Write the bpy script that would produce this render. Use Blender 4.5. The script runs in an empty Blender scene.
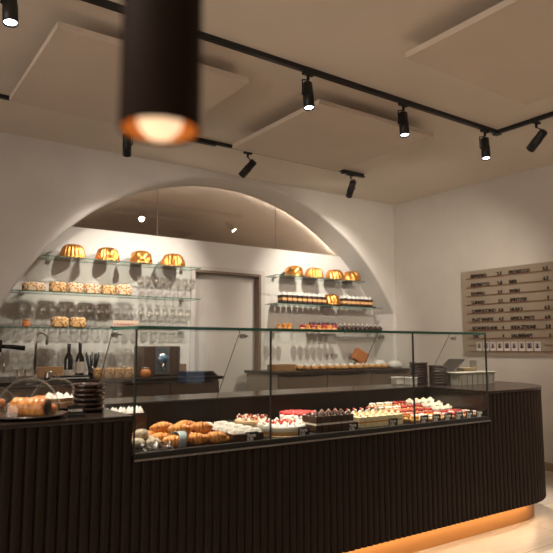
import bpy, bmesh, math, random
from mathutils import Vector, Matrix
random.seed(7)
PI = math.pi
sc = bpy.context.scene
C = sc.collection
R = math.radians

# ------------------------------------------------------------ camera
cam_d = bpy.data.cameras.new('camera'); cam = bpy.data.objects.new('camera', cam_d); C.objects.link(cam)
cam.location = (0, 0, 1.31)
cam.rotation_euler = (R(90 + 6.55), 0, R(-35))
cam_d.sensor_width = 36; cam_d.lens = 606 / 553 * 36
cam_d.dof.use_dof = True; cam_d.dof.focus_distance = 4.2; cam_d.dof.aperture_fstop = 2.4
cam_d.clip_start = 0.05
sc.camera = cam
# ------------------------------------------------------------ world, exposure, large lights
w = bpy.data.worlds.new('world'); sc.world = w; w.use_nodes = True
w.node_tree.nodes['Background'].inputs[0].default_value = (0.55, 0.7, 1, 1)
w.node_tree.nodes['Background'].inputs[1].default_value = 0.3
sc.view_settings.view_transform = 'Standard'; sc.view_settings.look = 'None'
sc.view_settings.gamma = 1; sc.view_settings.use_curve_mapping = False
sc.view_settings.exposure = 0.97
sc.cycles.use_denoising = True
sc.cycles.max_bounces = 10; sc.cycles.diffuse_bounces = 5; sc.cycles.glossy_bounces = 4
sc.cycles.transparent_max_bounces = 40; sc.cycles.transmission_bounces = 6
sc.cycles.caustics_reflective = False; sc.cycles.caustics_refractive = False
sc.cycles.sample_clamp_indirect = 4

def area(name, loc, rot, sx, sy, power, col):
    d = bpy.data.lights.new(name, 'AREA'); d.shape = 'RECTANGLE'; d.size = sx; d.size_y = sy
    d.energy = power; d.color = col
    o = bpy.data.objects.new(name, d); o.location = loc; o.rotation_euler = rot; C.objects.link(o); return o
DAY = (0.86, 0.92, 1.0)
area('daylight_front_window', (4.3, -2.97, 1.30), (R(90), 0, 0), 0.3, 1.1, 0.35, DAY)
area('ambient_fill_left', (-2.97, 1.2, 1.6), (R(90), 0, R(-90)), 3.2, 2.0, 46, (1.0, 0.82, 0.66))  # warm ambient fill, added at an unseen window on the left

SPOT_COL = (1.0, 0.86, 0.70)

# ------------------------------------------------------------ materials
MATS = {}
def mat(name, col, rough=0.5, metal=0.0, noise=0.0, nscale=20, bump=0.0, bscale=60, emis=None, estr=0, spec=0.5, coat=0, col2=None, sss=0):
    m = bpy.data.materials.new(name); m.use_nodes = True; nt = m.node_tree
    b = nt.nodes['Principled BSDF']
    b.inputs['Base Color'].default_value = (*col, 1); b.inputs['Roughness'].default_value = rough
    b.inputs['Metallic'].default_value = metal; b.inputs['Specular IOR Level'].default_value = spec
    b.inputs['Coat Weight'].default_value = coat
    if emis: b.inputs['Emission Color'].default_value = (*emis, 1); b.inputs['Emission Strength'].default_value = estr
    if noise or col2 or bump:
        tc = nt.nodes.new('ShaderNodeTexCoord')
        if noise or col2:
            n = nt.nodes.new('ShaderNodeTexNoise'); n.inputs['Scale'].default_value = nscale; n.inputs['Detail'].default_value = 4
            nt.links.new(tc.outputs['Object'], n.inputs['Vector'])
            r = nt.nodes.new('ShaderNodeValToRGB'); e = r.color_ramp.elements
            e[0].position = 0.38; e[1].position = 0.62
            a = col; c2 = col2 if col2 else tuple(min(1, c * (1 - noise)) for c in col)
            e[0].color = (*c2, 1); e[1].color = (*a, 1)
            nt.links.new(n.outputs['Fac'], r.inputs[0]); nt.links.new(r.outputs[0], b.inputs['Base Color'])
        if bump:
            n2 = nt.nodes.new('ShaderNodeTexNoise'); n2.inputs['Scale'].default_value = bscale; n2.inputs['Detail'].default_value = 3
            nt.links.new(tc.outputs['Object'], n2.inputs['Vector'])
            bp = nt.nodes.new('ShaderNodeBump'); bp.inputs['Strength'].default_value = bump; bp.inputs['Distance'].default_value = 0.01
            nt.links.new(n2.outputs['Fac'], bp.inputs['Height']); nt.links.new(bp.outputs[0], b.inputs['Normal'])
    MATS[name] = m; return m

def glassmat(name, tint, f0=0.04, gl=1.0, base=0.0, rough=0.0):
    """clear thin glass: see-through, mirror-like at grazing angles"""
    m = bpy.data.materials.new(name); m.use_nodes = True; nt = m.node_tree
    for n in list(nt.nodes): nt.nodes.remove(n)
    out = nt.nodes.new('ShaderNodeOutputMaterial'); mx = nt.nodes.new('ShaderNodeMixShader')
    tr = nt.nodes.new('ShaderNodeBsdfTransparent'); tr.inputs[0].default_value = (*tint, 1)
    g = nt.nodes.new('ShaderNodeBsdfGlossy'); g.inputs['Roughness'].default_value = rough; g.inputs['Color'].default_value = (1, 1, 1, 1)
    lw = nt.nodes.new('ShaderNodeLayerWeight'); lw.inputs['Blend'].default_value = 0.5
    pw = nt.nodes.new('ShaderNodeMath'); pw.operation = 'POWER'; pw.inputs[1].default_value = 4.5
    fr = nt.nodes.new('ShaderNodeMath'); fr.operation = 'MULTIPLY_ADD'; fr.inputs[1].default_value = 1 - f0; fr.inputs[2].default_value = f0
    nt.links.new(lw.outputs['Facing'], pw.inputs[0]); nt.links.new(pw.outputs[0], fr.inputs[0])
    mt = nt.nodes.new('ShaderNodeMath'); mt.operation = 'MULTIPLY_ADD'; mt.inputs[1].default_value = gl; mt.inputs[2].default_value = base
    nt.links.new(fr.outputs[0], mt.inputs[0]); nt.links.new(mt.outputs[0], mx.inputs[0])
    nt.links.new(tr.outputs[0], mx.inputs[1]); nt.links.new(g.outputs[0], mx.inputs[2]); nt.links.new(mx.outputs[0], out.inputs[0])
    MATS[name] = m; return m

def woodmat(name, c1, c2, rough=0.5, scale=3, stretch=(1, 12, 12), coat=0):
    m = mat(name, c1, rough, coat=coat); nt = m.node_tree; b = nt.nodes['Principled BSDF']
    tc = nt.nodes.new('ShaderNodeTexCoord'); mp = nt.nodes.new('ShaderNodeMapping'); mp.inputs['Scale'].default_value = stretch
    n = nt.nodes.new('ShaderNodeTexNoise'); n.inputs['Scale'].default_value = scale; n.inputs['Detail'].default_value = 6
    r = nt.nodes.new('ShaderNodeValToRGB'); e = r.color_ramp.elements; e[0].position = 0.35; e[1].position = 0.65
    e[0].color = (*c2, 1); e[1].color = (*c1, 1)
    nt.links.new(tc.outputs['Object'], mp.inputs[0]); nt.links.new(mp.outputs[0], n.inputs['Vector'])
    nt.links.new(n.outputs['Fac'], r.inputs[0]); nt.links.new(r.outputs[0], b.inputs['Base Color'])
    return m

plaster = mat('warm_white_plaster', (0.70, 0.665, 0.62), 0.85, noise=0.05, nscale=3, bump=0.08, bscale=140)
ceilm = mat('ceiling_paint', (0.80, 0.72, 0.62), 0.9, noise=0.05, nscale=1.2)
raftm = mat('acoustic_felt', (0.72, 0.63, 0.53), 0.95, noise=0.04, nscale=2)
panelm = mat('white_wall_board', (0.72, 0.69, 0.65), 0.7, noise=0.03, nscale=2)
doorm = mat('door_paint', (0.62, 0.585, 0.54), 0.55, noise=0.03, nscale=2)
browntrim = mat('brown_door_lining', (0.20, 0.14, 0.10), 0.5)
basem = mat('baseboard_oak', (0.36, 0.26, 0.18), 0.5)
flute = woodmat('dark_stained_flutes', (0.019, 0.011, 0.0075), (0.014, 0.0085, 0.006), 0.6, 4, (14, 14, 1)); flute.node_tree.nodes['Principled BSDF'].inputs['Specular IOR Level'].default_value = 0.15
topm = woodmat('dark_walnut_worktop', (0.020, 0.012, 0.009), (0.014, 0.009, 0.007), 0.20, 3, (1, 14, 14)); topm.node_tree.nodes['Principled BSDF'].inputs['Specular IOR Level'].default_value = 0.5
rearm = woodmat('brown_rear_worktop', (0.15, 0.11, 0.085), (0.11, 0.08, 0.06), 0.35, 3, (1, 14, 14))
blackm = mat('black_powder_coat', (0.012, 0.011, 0.011), 0.45)
blackg = mat('black_gloss', (0.015, 0.012, 0.011), 0.2)
darkbox = mat('dark_case_lining', (0.010, 0.007, 0.006), 0.45, spec=.25)
plinthm = mat('plinth_board', (0.50, 0.24, 0.075), 0.5)
taupe = mat('taupe_cabinet', (0.33, 0.28, 0.225), 0.5, noise=0.05, nscale=2)
taupe_dark = mat('brown_drawer_front', (0.15, 0.115, 0.09), 0.45, noise=0.08, nscale=4)
stone = mat('dark_counter_stone', (0.035, 0.027, 0.023), 0.35, noise=0.3, nscale=30)
steel = mat('brushed_steel', (0.55, 0.52, 0.48), 0.28, metal=1, noise=0.1, nscale=8)
copper = mat('copper_tin', (0.78, 0.36, 0.10), 0.36, metal=1, noise=0.06, nscale=14)
boardm = mat('menu_board_felt', (0.37, 0.305, 0.235), 0.85, noise=0.06, nscale=6)
ledge = mat('menu_ledge_wood', (0.22, 0.10, 0.055), 0.5)
letterm = mat('menu_letter_black', (0.02, 0.012, 0.01), 0.6)
whitep = mat('white_paper', (0.75, 0.73, 0.70), 0.7)
whitec = mat('white_ceramic', (0.78, 0.78, 0.74), 0.2, coat=0.5)
creamm = mat('whipped_cream', (0.92, 0.88, 0.79), 0.55, bump=0.4, bscale=120)
creamy = mat('yellow_cream', (0.85, 0.62, 0.25), 0.45, bump=0.4, bscale=120)
choc = mat('chocolate_sponge', (0.085, 0.036, 0.020), 0.5, noise=0.5, nscale=60, bump=0.5, bscale=160)
darkchoc = mat('dark_chocolate', (0.035, 0.015, 0.010), 0.3, noise=0.3, nscale=60)
sponge = mat('golden_sponge', (0.62, 0.36, 0.14), 0.7, noise=0.35, nscale=70, bump=0.5, bscale=160)
crust = mat('baked_crust', (0.78, 0.36, 0.09), 0.36, col2=(0.46, 0.15, 0.03), nscale=36, bump=0.35, bscale=90, coat=.25)
crustl = mat('pale_crust', (0.74, 0.42, 0.15), 0.5, col2=(0.50, 0.22, 0.06), nscale=40, bump=0.5, bscale=90)
coconut = mat('coconut_flakes', (0.90, 0.86, 0.78), 0.85, noise=0.35, nscale=120, bump=1.0, bscale=220)
powdered = mat('sugar_dusted_roll', (0.74, 0.62, 0.47), 0.85, noise=0.4, nscale=60, bump=0.6, bscale=150)
redb = mat('red_berry', (0.55, 0.035, 0.03), 0.28, noise=0.3, nscale=60, coat=0.4)
pinkb = mat('bright_raspberry', (0.75, 0.07, 0.07), 0.32, noise=0.3, nscale=60, coat=0.3)
jam = mat('dark_jam', (0.22, 0.02, 0.02), 0.3)
purpleb = mat('dark_berry', (0.10, 0.025, 0.035), 0.35)
amber = mat('amber_jelly', (0.75, 0.30, 0.03), 0.2, coat=0.5)
goldboard = mat('gold_cake_board', (0.52, 0.36, 0.18), 0.4, metal=0.3)
woodl = woodmat('light_wood', (0.42, 0.24, 0.11), (0.30, 0.16, 0.07), 0.5, 5, (1, 10, 10))
wine = mat('dark_wine_glass', (0.012, 0.010, 0.008), 0.12, coat=0.6)
labelm = mat('wine_label', (0.62, 0.55, 0.45), 0.7)
granola = mat('granola_mix', (0.85, 0.58, 0.28), 0.6, col2=(0.34, 0.13, 0.04), nscale=70, bump=1.0, bscale=120)
confet = mat('nut_and_fruit_mix', (0.85, 0.68, 0.46), 0.6, col2=(0.36, 0.11, 0.05), nscale=60, bump=0.8, bscale=100)
def voro(name, cols, scale, rough=.6):
    m = mat(name, cols[0], rough, bump=.6, bscale=100); nt = m.node_tree; b = nt.nodes['Principled BSDF']
    tc = nt.nodes.new('ShaderNodeTexCoord'); v = nt.nodes.new('ShaderNodeTexVoronoi'); v.inputs['Scale'].default_value = scale
    r = nt.nodes.new('ShaderNodeValToRGB'); r.color_ramp.interpolation = 'CONSTANT'
    sp = nt.nodes.new('ShaderNodeSeparateColor'); nt.links.new(tc.outputs['Object'], v.inputs['Vector']); nt.links.new(v.outputs['Color'], sp.inputs[0])
    nt.links.new(sp.outputs[0], r.inputs[0]); nt.links.new(r.outputs[0], b.inputs['Base Color'])
    e = r.color_ramp.elements
    while len(e) < len(cols): e.new(.5)
    for i, c in enumerate(cols): e[i].position = i / len(cols); e[i].color = (*c, 1)
    return m
granola = voro('granola_clusters', [(.80, .48, .18), (.55, .26, .08), (.90, .68, .36), (.34, .13, .04), (.82, .52, .22)], 75)
confet = voro('nut_and_fruit_pieces', [(.88, .68, .42), (.42, .09, .03), (.92, .78, .56), (.72, .32, .08), (.88, .72, .50)], 75)
orangem = mat('orange_glaze', (0.72, 0.26, 0.08), 0.35, noise=0.2, nscale=30)
crate_m = mat('grey_plastic_crate', (0.36, 0.35, 0.30), 0.45)
bluepaper = mat('pale_blue_wrap', (0.30, 0.36, 0.38), 0.5)
screenm = mat('dark_tablet_screen', (0.02, 0.015, 0.013), 0.5, spec=.2)
redletter = mat('red_letter', (0.42, 0.06, 0.04), 0.5)
dialblue = mat('blue_dial', (0.22, 0.42, 0.62), 0.15, metal=0.4)
glass = glassmat('clear_pane', (0.98, 0.99, 0.983), 0.02, 0.9)
shelfg = glassmat('shelf_glass', (0.95, 0.98, 0.96), 0.03, 0.7)
stemg = glassmat('wine_glass_glass', (0.985, 0.98, 0.975), 0.06, 1.0, 0.02, 0.03)
domeg = glassmat('dome_glass', (0.95, 0.945, 0.94), 0.035, 1.0, 0.0, 0.02)
film = glassmat('crinkled_film', (0.97, 0.97, 0.96), 0.03, 0.6, 0.0, 0.25)
lunette = glassmat('lunette_glass', (0.90, 0.87, 0.84), 0.07, 0.9)
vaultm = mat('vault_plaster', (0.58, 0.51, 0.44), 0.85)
edgeg = mat('green_glass_edge', (0.030, 0.115, 0.080), 0.2)
edgel = mat('pale_green_shelf_edge', (0.07, 0.17, 0.13), 0.15)
edged = mat('dark_glass_joint', (0.025, 0.028, 0.026), 0.3)
ledm = mat('led_strip', (1, 0.6, 0.25), 0.5, emis=(1, 0.70, 0.42), estr=16)
lensm = mat('spot_lens', (1, 1, 1), 0.3, emis=(0.92, 0.96, 1.0), estr=9)
bulbm = mat('pendant_bulb', (1, 0.7, 0.35), 0.4, emis=(1, 0.66, 0.40), estr=.62)
goldin = mat('gold_reflector', (0.55, 0.27, 0.08), 0.6, metal=1)

# mirror, slightly bronze
covem = mat('cove_light', (1, .9, .8), 0.5, emis=(1, 0.91, 0.80), estr=48)
mirrorm = mat('bronze_mirror', (0.52, 0.42, 0.33), 0.035, metal=1)

# floor: wide pale boards
floorm = mat('pale_floor_boards', (0.6, 0.5, 0.4), 0.38)
nt = floorm.node_tree; b = nt.nodes['Principled BSDF']
tc = nt.nodes.new('ShaderNodeTexCoord'); br = nt.nodes.new('ShaderNodeTexBrick')
mp = nt.nodes.new('ShaderNodeMapping'); mp.inputs['Rotation'].default_value = (0, 0, R(0))
br.inputs['Scale'].default_value = 1; br.inputs['Brick Width'].default_value = 1.2; br.inputs['Row Height'].default_value = 0.6
br.inputs['Mortar Size'].default_value = 0.003; br.inputs['Color1'].default_value = (0.62, 0.54, 0.45, 1); br.inputs['Color2'].default_value = (0.56, 0.48, 0.40, 1)
br.inputs['Mortar'].default_value = (0.22, 0.16, 0.11, 1)
n = nt.nodes.new('ShaderNodeTexNoise'); n.inputs['Scale'].default_value = 3; n.inputs['Detail'].default_value = 6
mp2 = nt.nodes.new('ShaderNodeMapping'); mp2.inputs['Scale'].default_value = (1, 9, 1)
mx = nt.nodes.new('ShaderNodeMixRGB'); mx.blend_type = 'MULTIPLY'; mx.inputs[0].default_value = 0.35
nt.links.new(tc.outputs['Object'], mp.inputs[0]); nt.links.new(mp.outputs[0], br.inputs['Vector'])
nt.links.new(tc.outputs['Object'], mp2.inputs[0]); nt.links.new(mp2.outputs[0], n.inputs['Vector'])
nt.links.new(br.outputs['Color'], mx.inputs[1]); nt.links.new(n.outputs['Fac'], mx.inputs[2]); nt.links.new(mx.outputs[0], b.inputs['Base Color'])

# ------------------------------------------------------------ mesh helpers
class MB:
    def __init__(s): s.bm = bmesh.new(); s.mi = 0
    def faces(s, vs, fs, smooth=False, mi=None):
        v = [s.bm.verts.new(p) for p in vs]; out = []
        for f in fs:
            try:
                q = s.bm.faces.new([v[i] for i in f]); q.smooth = smooth; q.material_index = s.mi if mi is None else mi; out.append(q)
            except ValueError: pass
        return out
    def box(s, x0, x1, y0, y1, z0, z1, edge_mi=None, thin=None):
        vs = [(x, y, z) for z in (z0, z1) for y in (y0, y1) for x in (x0, x1)]
        fs = [(0, 2, 3, 1), (4, 5, 7, 6), (0, 1, 5, 4), (2, 6, 7, 3), (0, 4, 6, 2), (1, 3, 7, 5)]
        q = s.faces(vs, fs)
        if edge_mi is not None:
            big = {'z': (0, 1), 'y': (2, 3), 'x': (4, 5)}[thin]
            for i, f in enumerate(q):
                if i not in big: f.material_index = edge_mi
        return s
    def obox(s, c, size, rot=(0, 0, 0)):
        M = Matrix.Translation(c) @ Matrix.Rotation(rot[2], 4, 'Z') @ Matrix.Rotation(rot[1], 4, 'Y') @ Matrix.Rotation(rot[0], 4, 'X')
        hx, hy, hz = [a / 2 for a in size]
        vs = [M @ Vector((x, y, z)) for z in (-hz, hz) for y in (-hy, hy) for x in (-hx, hx)]
        s.faces(vs, [(0, 2, 3, 1), (4, 5, 7, 6), (0, 1, 5, 4), (2, 6, 7, 3), (0, 4, 6, 2), (1, 3, 7, 5)]); return s
    def prism(s, pts, z0, z1, axis='z'):
        def P(a, b, c): return (a, b, c) if axis == 'z' else ((c, a, b) if axis == 'x' else (a, c, b))
        n = len(pts); vs = [P(a, b, z0) for a, b in pts] + [P(a, b, z1) for a, b in pts]
        s.faces(vs, [tuple(range(n))[::-1], tuple(range(n, 2 * n))] + [(i, (i + 1) % n, n + (i + 1) % n, n + i) for i in range(n)])
        return s
    def lathe(s, prof, n=24, c=(0, 0, 0), fn=None, M=None, cap=True):
        vs = []
        for k, (r, z) in enumerate(prof):
            for i in range(n):
                a = 2 * PI * i / n; rr = fn(a, k, r, z) if fn else r
                v = Vector((rr * math.cos(a), rr * math.sin(a), z))
                if M: v = M @ v
                vs.append(v + Vector(c))
        fs = [(k * n + i, k * n + (i + 1) % n, (k + 1) * n + (i + 1) % n, (k + 1) * n + i) for k in range(len(prof) - 1) for i in range(n)]
        if cap:
            if prof[0][0] > 1e-5: fs.append(tuple(range(n))[::-1])
            if prof[-1][0] > 1e-5: fs.append(tuple(range((len(prof) - 1) * n, len(prof) * n)))
        s.faces(vs, fs, True); return s
    def tube(s, pts, rad, n=8):
        pts = [Vector(p) for p in pts]; rings = []
        for i, p in enumerate(pts):
            d = (pts[min(i + 1, len(pts) - 1)] - pts[max(i - 1, 0)]).normalized()
            u = d.cross(Vector((0, 0, 1)) if abs(d.z) < 0.95 else Vector((0, 1, 0))).normalized(); v = d.cross(u)
            r = rad(i / (len(pts) - 1)) if callable(rad) else rad
            rings.append([p + (u * math.cos(2 * PI * k / n) + v * math.sin(2 * PI * k / n)) * r for k in range(n)])
        vs = [q for r_ in rings for q in r_]
        fs = [(i * n + k, i * n + (k + 1) % n, (i + 1) * n + (k + 1) % n, (i + 1) * n + k) for i in range(len(pts) - 1) for k in range(n)]
        fs += [tuple(range(n))[::-1], tuple(range((len(pts) - 1) * n, len(pts) * n))]
        s.faces(vs, fs, True); return s
    def ball(s, c, r, n=10, m=6, sq=(1, 1, 1)):
        prof = [(r * math.sin(PI * k / m) + (1e-6), -r * math.cos(PI * k / m)) for k in range(m + 1)]
        M = Matrix.Diagonal((*sq, 1))
        s.lathe(prof, n, c, M=M, cap=False); return s
    def mesh(s, name, mats):
        bmesh.ops.remove_doubles(s.bm, verts=s.bm.verts, dist=1e-5)
        bmesh.ops.recalc_face_normals(s.bm, faces=s.bm.faces)
        me = bpy.data.meshes.new(name); s.bm.to_mesh(me); s.bm.free()
        for m in (mats if isinstance(mats, (list, tuple)) else [mats]): me.materials.append(m)
        return me
    def obj(s, name, mats, parent=None, loc=(0, 0, 0), bevel=0):
        o = bpy.data.objects.new(name, s.mesh(name, mats)); C.objects.link(o); o.location = loc
        if parent: o.parent = parent
        if bevel:
            md = o.modifiers.new('bevel', 'BEVEL'); md.width = bevel; md.segments = 2; md.limit_method = 'ANGLE'
        return o

def tag(o, label, cat, group=None, kind=None):
    o['label'] = label; o['category'] = cat
    if group: o['group'] = group
    if kind: o['kind'] = kind
    return o
def thing(name, label, cat, loc=(0, 0, 0), rz=0, group=None):
    o = bpy.data.objects.new(name, None); C.objects.link(o); o.empty_display_size = 0.05
    o.location = loc; o.rotation_euler = (0, 0, rz); return tag(o, label, cat, group)
def struct(o, label=None):
    o['kind'] = 'structure'
    if label: o['label'] = label
    return o
def dup(src, loc, rz=0, label=None, group=None, scale=None):
    r = src.copy(); C.objects.link(r); r.location = loc; r.rotation_euler = (0, 0, rz)
    if scale: r.scale = (scale,) * 3 if not isinstance(scale, tuple) else scale
    if label: r['label'] = label
    if group: r['group'] = group
    for ch in list(src.children):
        c = ch.copy(); C.objects.link(c); c.parent = r
        for g in ch.children:
            d = g.copy(); C.objects.link(d); d.parent = c
    return r
class Kind:
    """first placement moves the prototype itself, later ones copy it"""
    def __init__(s, make): s.o = make(); s.used = False
    def put(s, loc, rz=0, label=None, group=None, scale=None):
        if not s.used:
            s.used = True; o = s.o; o.location = loc; o.rotation_euler = (0, 0, rz)
            if scale: o.scale = (scale,) * 3 if not isinstance(scale, tuple) else scale
            if label: o['label'] = label
            if group: o['group'] = group
            return o
        return dup(s.o, loc, rz, label, group, scale)
def text(name, s, size, m, parent, loc, rot, align='LEFT', ext=0.001, bold=0.0):
    cu = bpy.data.curves.new(name, 'FONT'); cu.body = s; cu.size = size; cu.extrude = ext; cu.align_x = align; cu.offset = bold
    t = bpy.data.objects.new(name, cu); me = bpy.data.meshes.new_from_object(t); bpy.data.objects.remove(t)
    me.materials.clear(); me.materials.append(m)
    o = bpy.data.objects.new(name, me); C.objects.link(o); o.parent = parent; o.location = loc; o.rotation_euler = rot
    return o

# ------------------------------------------------------------ room shell
X0, X1, Y0, Y1, H = -3.0, 6.15, -3.0, 5.9, 3.28
YR = 6.3            # back of the arched recess
struct(MB().box(X0 - .1, X1 + .2, Y0 - .1, YR + .4, -0.1, 0).obj('floor', floorm))
struct(MB().box(X0 - .1, X1 + .2, Y0 - .1, YR + .4, H, H + .1).obj('ceiling', ceilm))
mb = MB().box(X1, X1 + .15, Y0, YR + .4, 0, H); struct(mb.obj('wall_right', plaster))
# left wall, with an unseen window opening added for the ambient fill
wl = MB()
for (a, b_, c, d) in ((Y0, -0.5, 0, H), (2.9, YR + .4, 0, H), (-0.5, 2.9, 0, .55), (-0.5, 2.9, 2.65, H)): wl.box(X0 - .15, X0, a, b_, c, d)
struct(wl.obj('wall_left', plaster))
wf = MB()
for (a, b_, c, d) in ((X0, 4.0, 0, H), (4.6, X1, 0, H), (4.0, 4.6, 0, .7), (4.0, 4.6, 1.9, H)): wf.box(a, b_, Y0 - .15, Y0, c, d)
struct(wf.obj('wall_front', plaster))
for nm, bx_, in (('window_1', (4.0, 4.6, Y0 - .12, Y0 - .07, .7, 1.9)), ('window_added', (X0 - .12, X0 - .07, -0.5, 2.9, .55, 2.65))):  # left wall's window frame is unseen, added around the fill light
    wo = MB(); x0, x1, y0, y1, z0, z1 = bx_
    if nm == 'window_1':
        for (a, b_, c, d) in ((x0, x0 + .06, z0, z1), (x1 - .06, x1, z0, z1), (x0, x1, z0, z0 + .06), (x0, x1, z1 - .06, z1)): wo.box(a, b_, y0, y1, c, d)
    else:
        for (a, b_, c, d) in ((y0, y0 + .06, z0, z1), (y1 - .06, y1, z0, z1), (y0, y1, z0, z0 + .06), (y0, y1, z1 - .06, z1), (1.17, 1.23, z0, z1)): wo.box(x0, x1, a, b_, c, d)
    struct(wo.obj(nm, browntrim))
# back wall with the arched opening: circle centre (3.58, .35), radius 2.83
AX, AZ, AR = 3.63, 0.41, 2.82
xr = 6.11
arc = []
N = 140
for i in range(N + 1):
    a = PI - i * PI / N
    x = AX + AR * math.cos(a); z = AZ + AR * math.sin(a)
    arc.append((x, z))
zr = AZ + math.sqrt(AR ** 2 - (xr - AX) ** 2)
arc = [p for p in arc if p[0] < xr] + [(xr, zr)]
arc = [(arc[0][0], 0.0)] + arc + [(xr, 0.0)]
FR = .035           # rounded front edge of the opening
def grow(e):
    out = []
    for x, z in arc:
        if z <= AZ: out.append((x - e if x < AX else min(x + e, X1 - .004), z)); continue
        d_ = math.hypot(x - AX, z - AZ); out.append((min(x + (x - AX) / d_ * e, X1 - .004), z + (z - AZ) / d_ * e))
    return out
rings = [(YR + .06, 0)] + [(Y1 + FR * (1 - math.sin(k_ * PI / 12)), FR * (1 - math.cos(k_ * PI / 12))) for k_ in range(0, 7)]
R_ = [[(x, y, z) for x, z in grow(e)] for y, e in rings]
fo_ = grow(FR)
wb = MB(); n = n_arc = len(arc)
wb.faces([(X0, Y1, 0), (fo_[0][0], Y1, 0), (fo_[0][0], Y1, H), (X0, Y1, H)], [(0, 1, 2, 3)])
for (x0, z0), (x1, z1) in zip(fo_, fo_[1:]):
    if x1 - x0 > 1e-6: wb.faces([(x0, Y1, z0), (x1, Y1, z1), (x1, Y1, H), (x0, Y1, H)], [(0, 1, 2, 3)])
vs = [p for r_ in R_ for p in r_]
wb.faces(vs, [(k_ * n + i, k_ * n + i + 1, (k_ + 1) * n + i + 1, (k_ + 1) * n + i) for k_ in range(len(R_) - 1) for i in range(n - 1)])
for (x0, z0), (x1, z1) in zip(arc[1:-1], arc[2:]):
    if x1 - x0 > 1e-6: wb.faces([(x0, YR + .06, z0), (x1, YR + .06, z1), (x1, YR + .06, H), (x0, YR + .06, H)], [(0, 1, 2, 3)])
wall_back = wb.obj('wall_back', plaster); struct(wall_back)
wr = MB()
DX0, DX1, DZ = 3.25, 4.17, 2.20; PT = 2.54
wr.box(.3, DX0, YR, YR + .15, 0, PT); wr.box(DX1, 6.3, YR, YR + .15, 0, PT); wr.box(DX0, DX1, YR, YR + .15, DZ, PT)
struct(wr.obj('wall_recess', panelm))
# door
d = struct(MB().box(DX0 + .006, DX1 - .03, YR + .09, YR + .13, 0.0, DZ - .03).obj('door_1', doorm))
fr = MB()
fr.box(DX0, DX0 + .006, YR + .002, YR + .14, 0, DZ); fr.box(DX1 - .03, DX1, YR - .012, YR + .14, 0, DZ); fr.box(DX0 + .006, DX1 - .03, YR - .012, YR + .14, DZ - .03, DZ)
fr.obj('door_frame', browntrim, d)
cs = MB(); cs.box(DX0 - .055, DX1 + .055, YR - .012, YR, DZ + .0, DZ + .045); cs.box(DX1, DX1 + .055, YR - .012, YR, 0, DZ); cs.box(DX0 - .055, DX0, YR - .012, YR, 0, DZ)
cs.obj('door_casing', doorm, d)
MB().tube([(DX0 + .10, YR + .08, 1.02), (DX0 + .10, YR + .04, 1.02), (DX0 + .22, YR + .04, 1.02)], .009).obj('door_handle', steel, d)
# glass lunette above the panel; the vault goes on behind it, lit by a strip behind the panel
mr = struct(MB().box(1.60, 5.80, YR, YR + .15, PT, PT + .006).obj('window_3', panelm))
for (a, b_) in ((1.62, 2.775), (2.779, 4.416), (4.420, 5.80)): MB().box(a, b_, YR + .03, YR + .036, PT + .006, H - .03).obj('glass_pane', lunette, mr)
for a in (2.775, 4.416): MB().box(a, a + .004, YR + .029, YR + .037, PT + .006, H - .03).obj('pane_joint', browntrim, mr)
vt = MB(); YV = 10.0
garc = grow(.045)
vt.faces([(x, YR + .06, z) for x, z in garc] + [(x, YV, z) for x, z in garc], [(i, i + 1, n_arc + i + 1, n_arc + i) for i in range(n_arc - 1)])
vt.faces([(x, YR + .06, z) for x, z in arc] + [(x, YR + .06, z) for x, z in garc], [(i, i + 1, n_arc + i + 1, n_arc + i) for i in range(n_arc - 1)])
vt.faces([(x, YV, z) for x, z in garc], [tuple(range(n_arc))])
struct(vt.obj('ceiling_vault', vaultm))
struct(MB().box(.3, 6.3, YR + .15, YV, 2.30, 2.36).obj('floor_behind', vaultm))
t = thing('light_strip', 'curved warm light strip tucked behind the edge of the glass lunette', 'light strip')
o1, o2 = grow(.012), grow(.032)
sel = [i for i in range(n_arc) if o1[i][1] > 2.57 and o1[i][0] > 2.5]
def strip(y0, y1, nm, m):
    q = MB(); k = len(sel)
    vs = [(o1[i][0], y0, o1[i][1]) for i in sel] + [(o2[i][0], y0, o2[i][1]) for i in sel] + [(o1[i][0], y1, o1[i][1]) for i in sel] + [(o2[i][0], y1, o2[i][1]) for i in sel]
    fs = []
    for i in range(k - 1):
        fs += [(i, i + 1, k + i + 1, k + i), (2 * k + i, 3 * k + i, 3 * k + i + 1, 2 * k + i + 1), (i, 2 * k + i, 2 * k + i + 1, i + 1), (k + i, k + i + 1, 3 * k + i + 1, 3 * k + i)]
    fs += [(0, k, 3 * k, 2 * k), (k - 1, 3 * k - 1, 4 * k - 1, 2 * k - 1)]
    q.faces(vs, fs); q.obj(nm, m, t)
strip(YR + .061, YR + .068, 'strip_profile', blackm); strip(YR + .068, YR + .074, 'diffuser', covem)

# baseboards
struct(MB().box(X1 - .015, X1, Y0, Y1, 0, .085).obj('baseboard_right', basem))
struct(MB().box(X0, .6, Y1 - .015, Y1, 0, .085).obj('baseboard_back', basem))

# ------------------------------------------------------------ ceiling rafts
def raft(x0, x1, y0, y1, label):
    t = thing('ceiling_panel', label, 'acoustic panel', (0, 0, 0), 0, 'suspended ceiling panels')
    MB().box(x0, x1, y0, y1, 3.13, 3.17).obj('panel_board', raftm, t, bevel=.003)
    for x in (x0 + .25, x1 - .25):
        for y in (y0 + .25, y1 - .25): MB().lathe([(.015, 3.17), (.015, H)], 10, (x, y, 0)).obj('spacer', whitep, t)
raft(.86, 2.16, 3.42, 4.72, 'square beige ceiling panel at upper left, behind the hanging pendant lamp')
raft(2.79, 4.08, 3.42, 4.70, 'square beige ceiling panel above the door, beyond the near black track')
raft(2.78, 4.10, 1.22, 2.54, 'square beige ceiling panel at upper right, nearer than the black track')

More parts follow.
